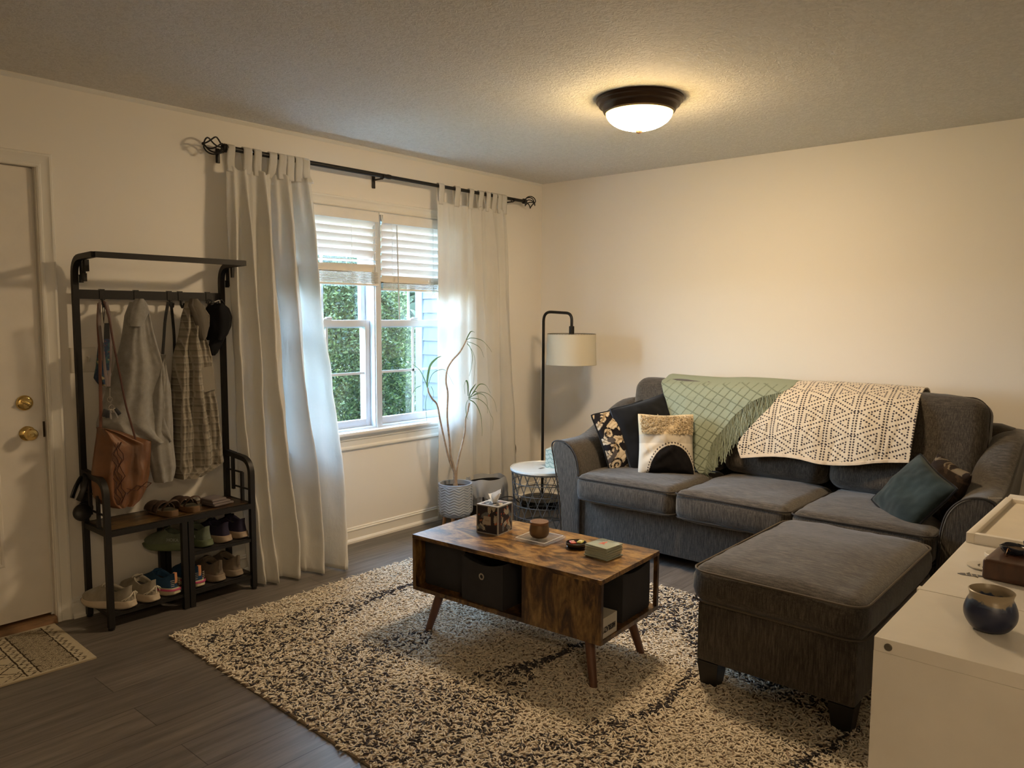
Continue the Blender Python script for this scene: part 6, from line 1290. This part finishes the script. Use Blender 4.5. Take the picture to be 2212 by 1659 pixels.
ab = thing('ash_bowl', 'tiny blue-black bowl with ash and wire hook, on the walnut block', 'bowl', (-2.455, -3.547, ZC+.052))
b = MB(); rows = []
for r0_, z in ((.020, 0), (.027, .004), (.032, .012), (.034, .019), (.031, .020), (.028, .012), (.0, .009)): rows.append([((r0_*(1+.06*math.sin(5*t+r0_*90)))*math.cos(t), (r0_*(1+.06*math.sin(4*t)))*math.sin(t), z+.0015*math.sin(3*t)*(z > .01)) for t in np.linspace(0, 2*PI, 40, endpoint=False)])
b.grid(np.array(rows), closed_v=True); b.build('bowl', mat('blue_black_glaze', (.018, .024, .040), .25), ab, angle=70)
MB().lathe([(0, .0125), (.0275, .0125)], n=24, capb=False).build('ash', mat('brown_ash', (.075, .045, .022), .95, var=.5, vs=200, bump=1, bs=200), ab)
MB().tube(bez([(-.030, .006, .012), (-.040, .010, .020), (-.046, .012, .012), (-.044, .014, .002), (-.036, .010, -.001 + .002)], 5), .0011, 6).build('wire_hook', mat('copper_wire', (.30, .17, .08), .4, .8), ab)
b = MB(); r_ = np.random.default_rng(4)
for k in range(9): a = r_.uniform(0, 6.3); b.tube([(.018, -.020, .018), (.018+.010*math.cos(a), -.020+.010*math.sin(a), .026+.010*r_.uniform())], [.0030, .0012], 6)
b.build('crumpled_foil', mat('blue_grey_foil', (.16, .19, .24), .4, .4), ab)
# framed picture lying flat
FRM = mat('white_frame_wood', (.76, .71, .62), .4); fm = thing('picture_frame', 'white box picture frame lying flat on the farther cabinet', 'picture frame', (-1.925, -3.640, ZC), math.radians(-1.2))
hx_, hy_, fh = .305, .238, .030; b = MB()
for lo, hi in (((-hx_, -hy_, 0), (hx_, -hy_+.021, fh)), ((-hx_, hy_-.021, 0), (hx_, hy_, fh)), ((-hx_, -hy_+.021, 0), (-hx_+.021, hy_-.021, fh)), ((hx_-.021, -hy_+.021, 0), (hx_, hy_-.021, fh))): b.b2(lo, hi, bev=.001)
b.build('frame', FRM, fm, angle=30)
MB().b2((-hx_+.02, -hy_+.02, .004), (hx_-.02, hy_-.02, .016)).build('mount', mat('cream_mount_board', (.72, .66, .55), .7), fm, smooth=False)
b = MB()
for cx_, cy_, r0_, z in ((.02, .090, .006, 0), (-.035, .110, .012, 0), (-.020, .125, .004, 0), (.060, .100, .005, 0)): b.lathe([(0, .0166), (r0_, .0164)], (cx_, cy_, 0), 10, capb=False)
b.build('faint_smudge', mat('grey_wash', (.42, .38, .32), .8), fm)
MB().prism([(-.070, .060), (-.045, .075), (-.010, .070), (.000, .030), (-.020, .010), (-.060, .015)], .0161, .0165, 'z').build('inked_shape', mat('grey_ink_wash', (.25, .24, .24), .8), fm, smooth=False)
nl = thing('nail', 'small nail sticking out from the far corner of the picture frame', 'nail', (-1.650, -3.402, ZC+.031))
MB().tube([(0, 0, 0), (-.012, .040, -.004)], .0012, 6).lathe([(0, 0), (.0042, 0), (.0042, .001), (0, .001)], (-.012, .040, -.004), 12, M=Matrix.Rotation(-PI/2, 3, 'X')).build('shank', NI, nl)
m, nt, bb_ = _nt('dark_blue_brown_glaze'); v = _coords(nt); c = _ramp(nt, _noise(nt, _coords(nt, (8, 8, 1)), 3, 3), [(.35, (.020, .030, .060)), (.6, (.05, .035, .02))]); nt.links.new(c, bb_.inputs['Base Color']); bb_.inputs['Roughness'].default_value = .22
bw = thing('ceramic_bowl', 'dark blue ceramic mug behind the picture frame at the right edge', 'mug', (-1.50, -3.525, ZC))
MB().lathe([(.045, 0), (.056, .006), (.060, .03), (.0605, .078), (.0595, .0835), (.057, .081), (.055, .03), (0, .012)], n=48).build('bowl', m, bw, angle=50)
# painted round coasters and a little painted fish
WC = mat('white_stoneware', (.66, .62, .54), .4); GI = mat('olive_ink', (.16, .13, .08), .6)
pc = thing('painted_coaster', 'thick round white coaster nearest the picture frame', 'coaster', (-2.330, -3.498, ZC), 0, 'painted white coasters')
MB().lathe([(.034, 0), (.037, .002), (.037, .009), (.035, .011), (0, .011)], n=36).build('disc', WC, pc, angle=40); b = MB(); b.tube([(-.018, .006, .0112), (-.006, .012, .0112), (.004, .004, .0112), (.014, .010, .0112)], .0012, 4).tube([(-.010, -.004, .0112), (.004, -.008, .0112)], .001, 4); b.build('painted_sprig', GI, pc)
pc = thing('painted_coaster', 'thin round white coaster half under the walnut block', 'coaster', (-2.455, -3.480, ZC), 0, 'painted white coasters')
MB().lathe([(.036, 0), (.039, .002), (.040, .005), (.037, .0055), (0, .0045)], n=36).build('disc', WC, pc, angle=40); b = MB(); b.tube([(-.016, .008, .0060), (-.006, .013, .0058), (.004, .010, .0058)], .0012, 4).tube([(-.022, .0, .0060), (-.012, -.004, .0058)], .0012, 4); b.build('painted_sprig', GI, pc)
fs = thing('paper_fish', 'small grey striped fish cutout lying beside the walnut block', 'ornament', (-2.548, -3.468, ZC), math.radians(-72))
body = [(-.032, 0), (-.022, .008), (-.005, .0105), (.012, .009), (.026, .003), (.034, .010), (.036, .006), (.031, 0), (.036, -.007), (.033, -.010), (.026, -.004), (.012, -.009), (-.005, -.0105), (-.022, -.008)]
MB().prism(body, 0, .0012, 'z').build('body', mat('slate_grey_fish', (.14, .14, .15), .6), fs, smooth=False)
for x in (-.012, .0, .012): MB().b2((x-.0014, -.0085, .0012), (x+.0014, .0085, .0015)).build('stripe', mat('pale_stripe', (.5, .46, .38), .6), fs, smooth=False)
MB().tube([(-.010, .009, .0008), (-.002, .018, .0008)], .0011, 4).build('fin', GI, fs); MB().tube([(.004, -.009, .0008), (.012, -.018, .0008)], .0011, 4).build('fin', GI, fs)
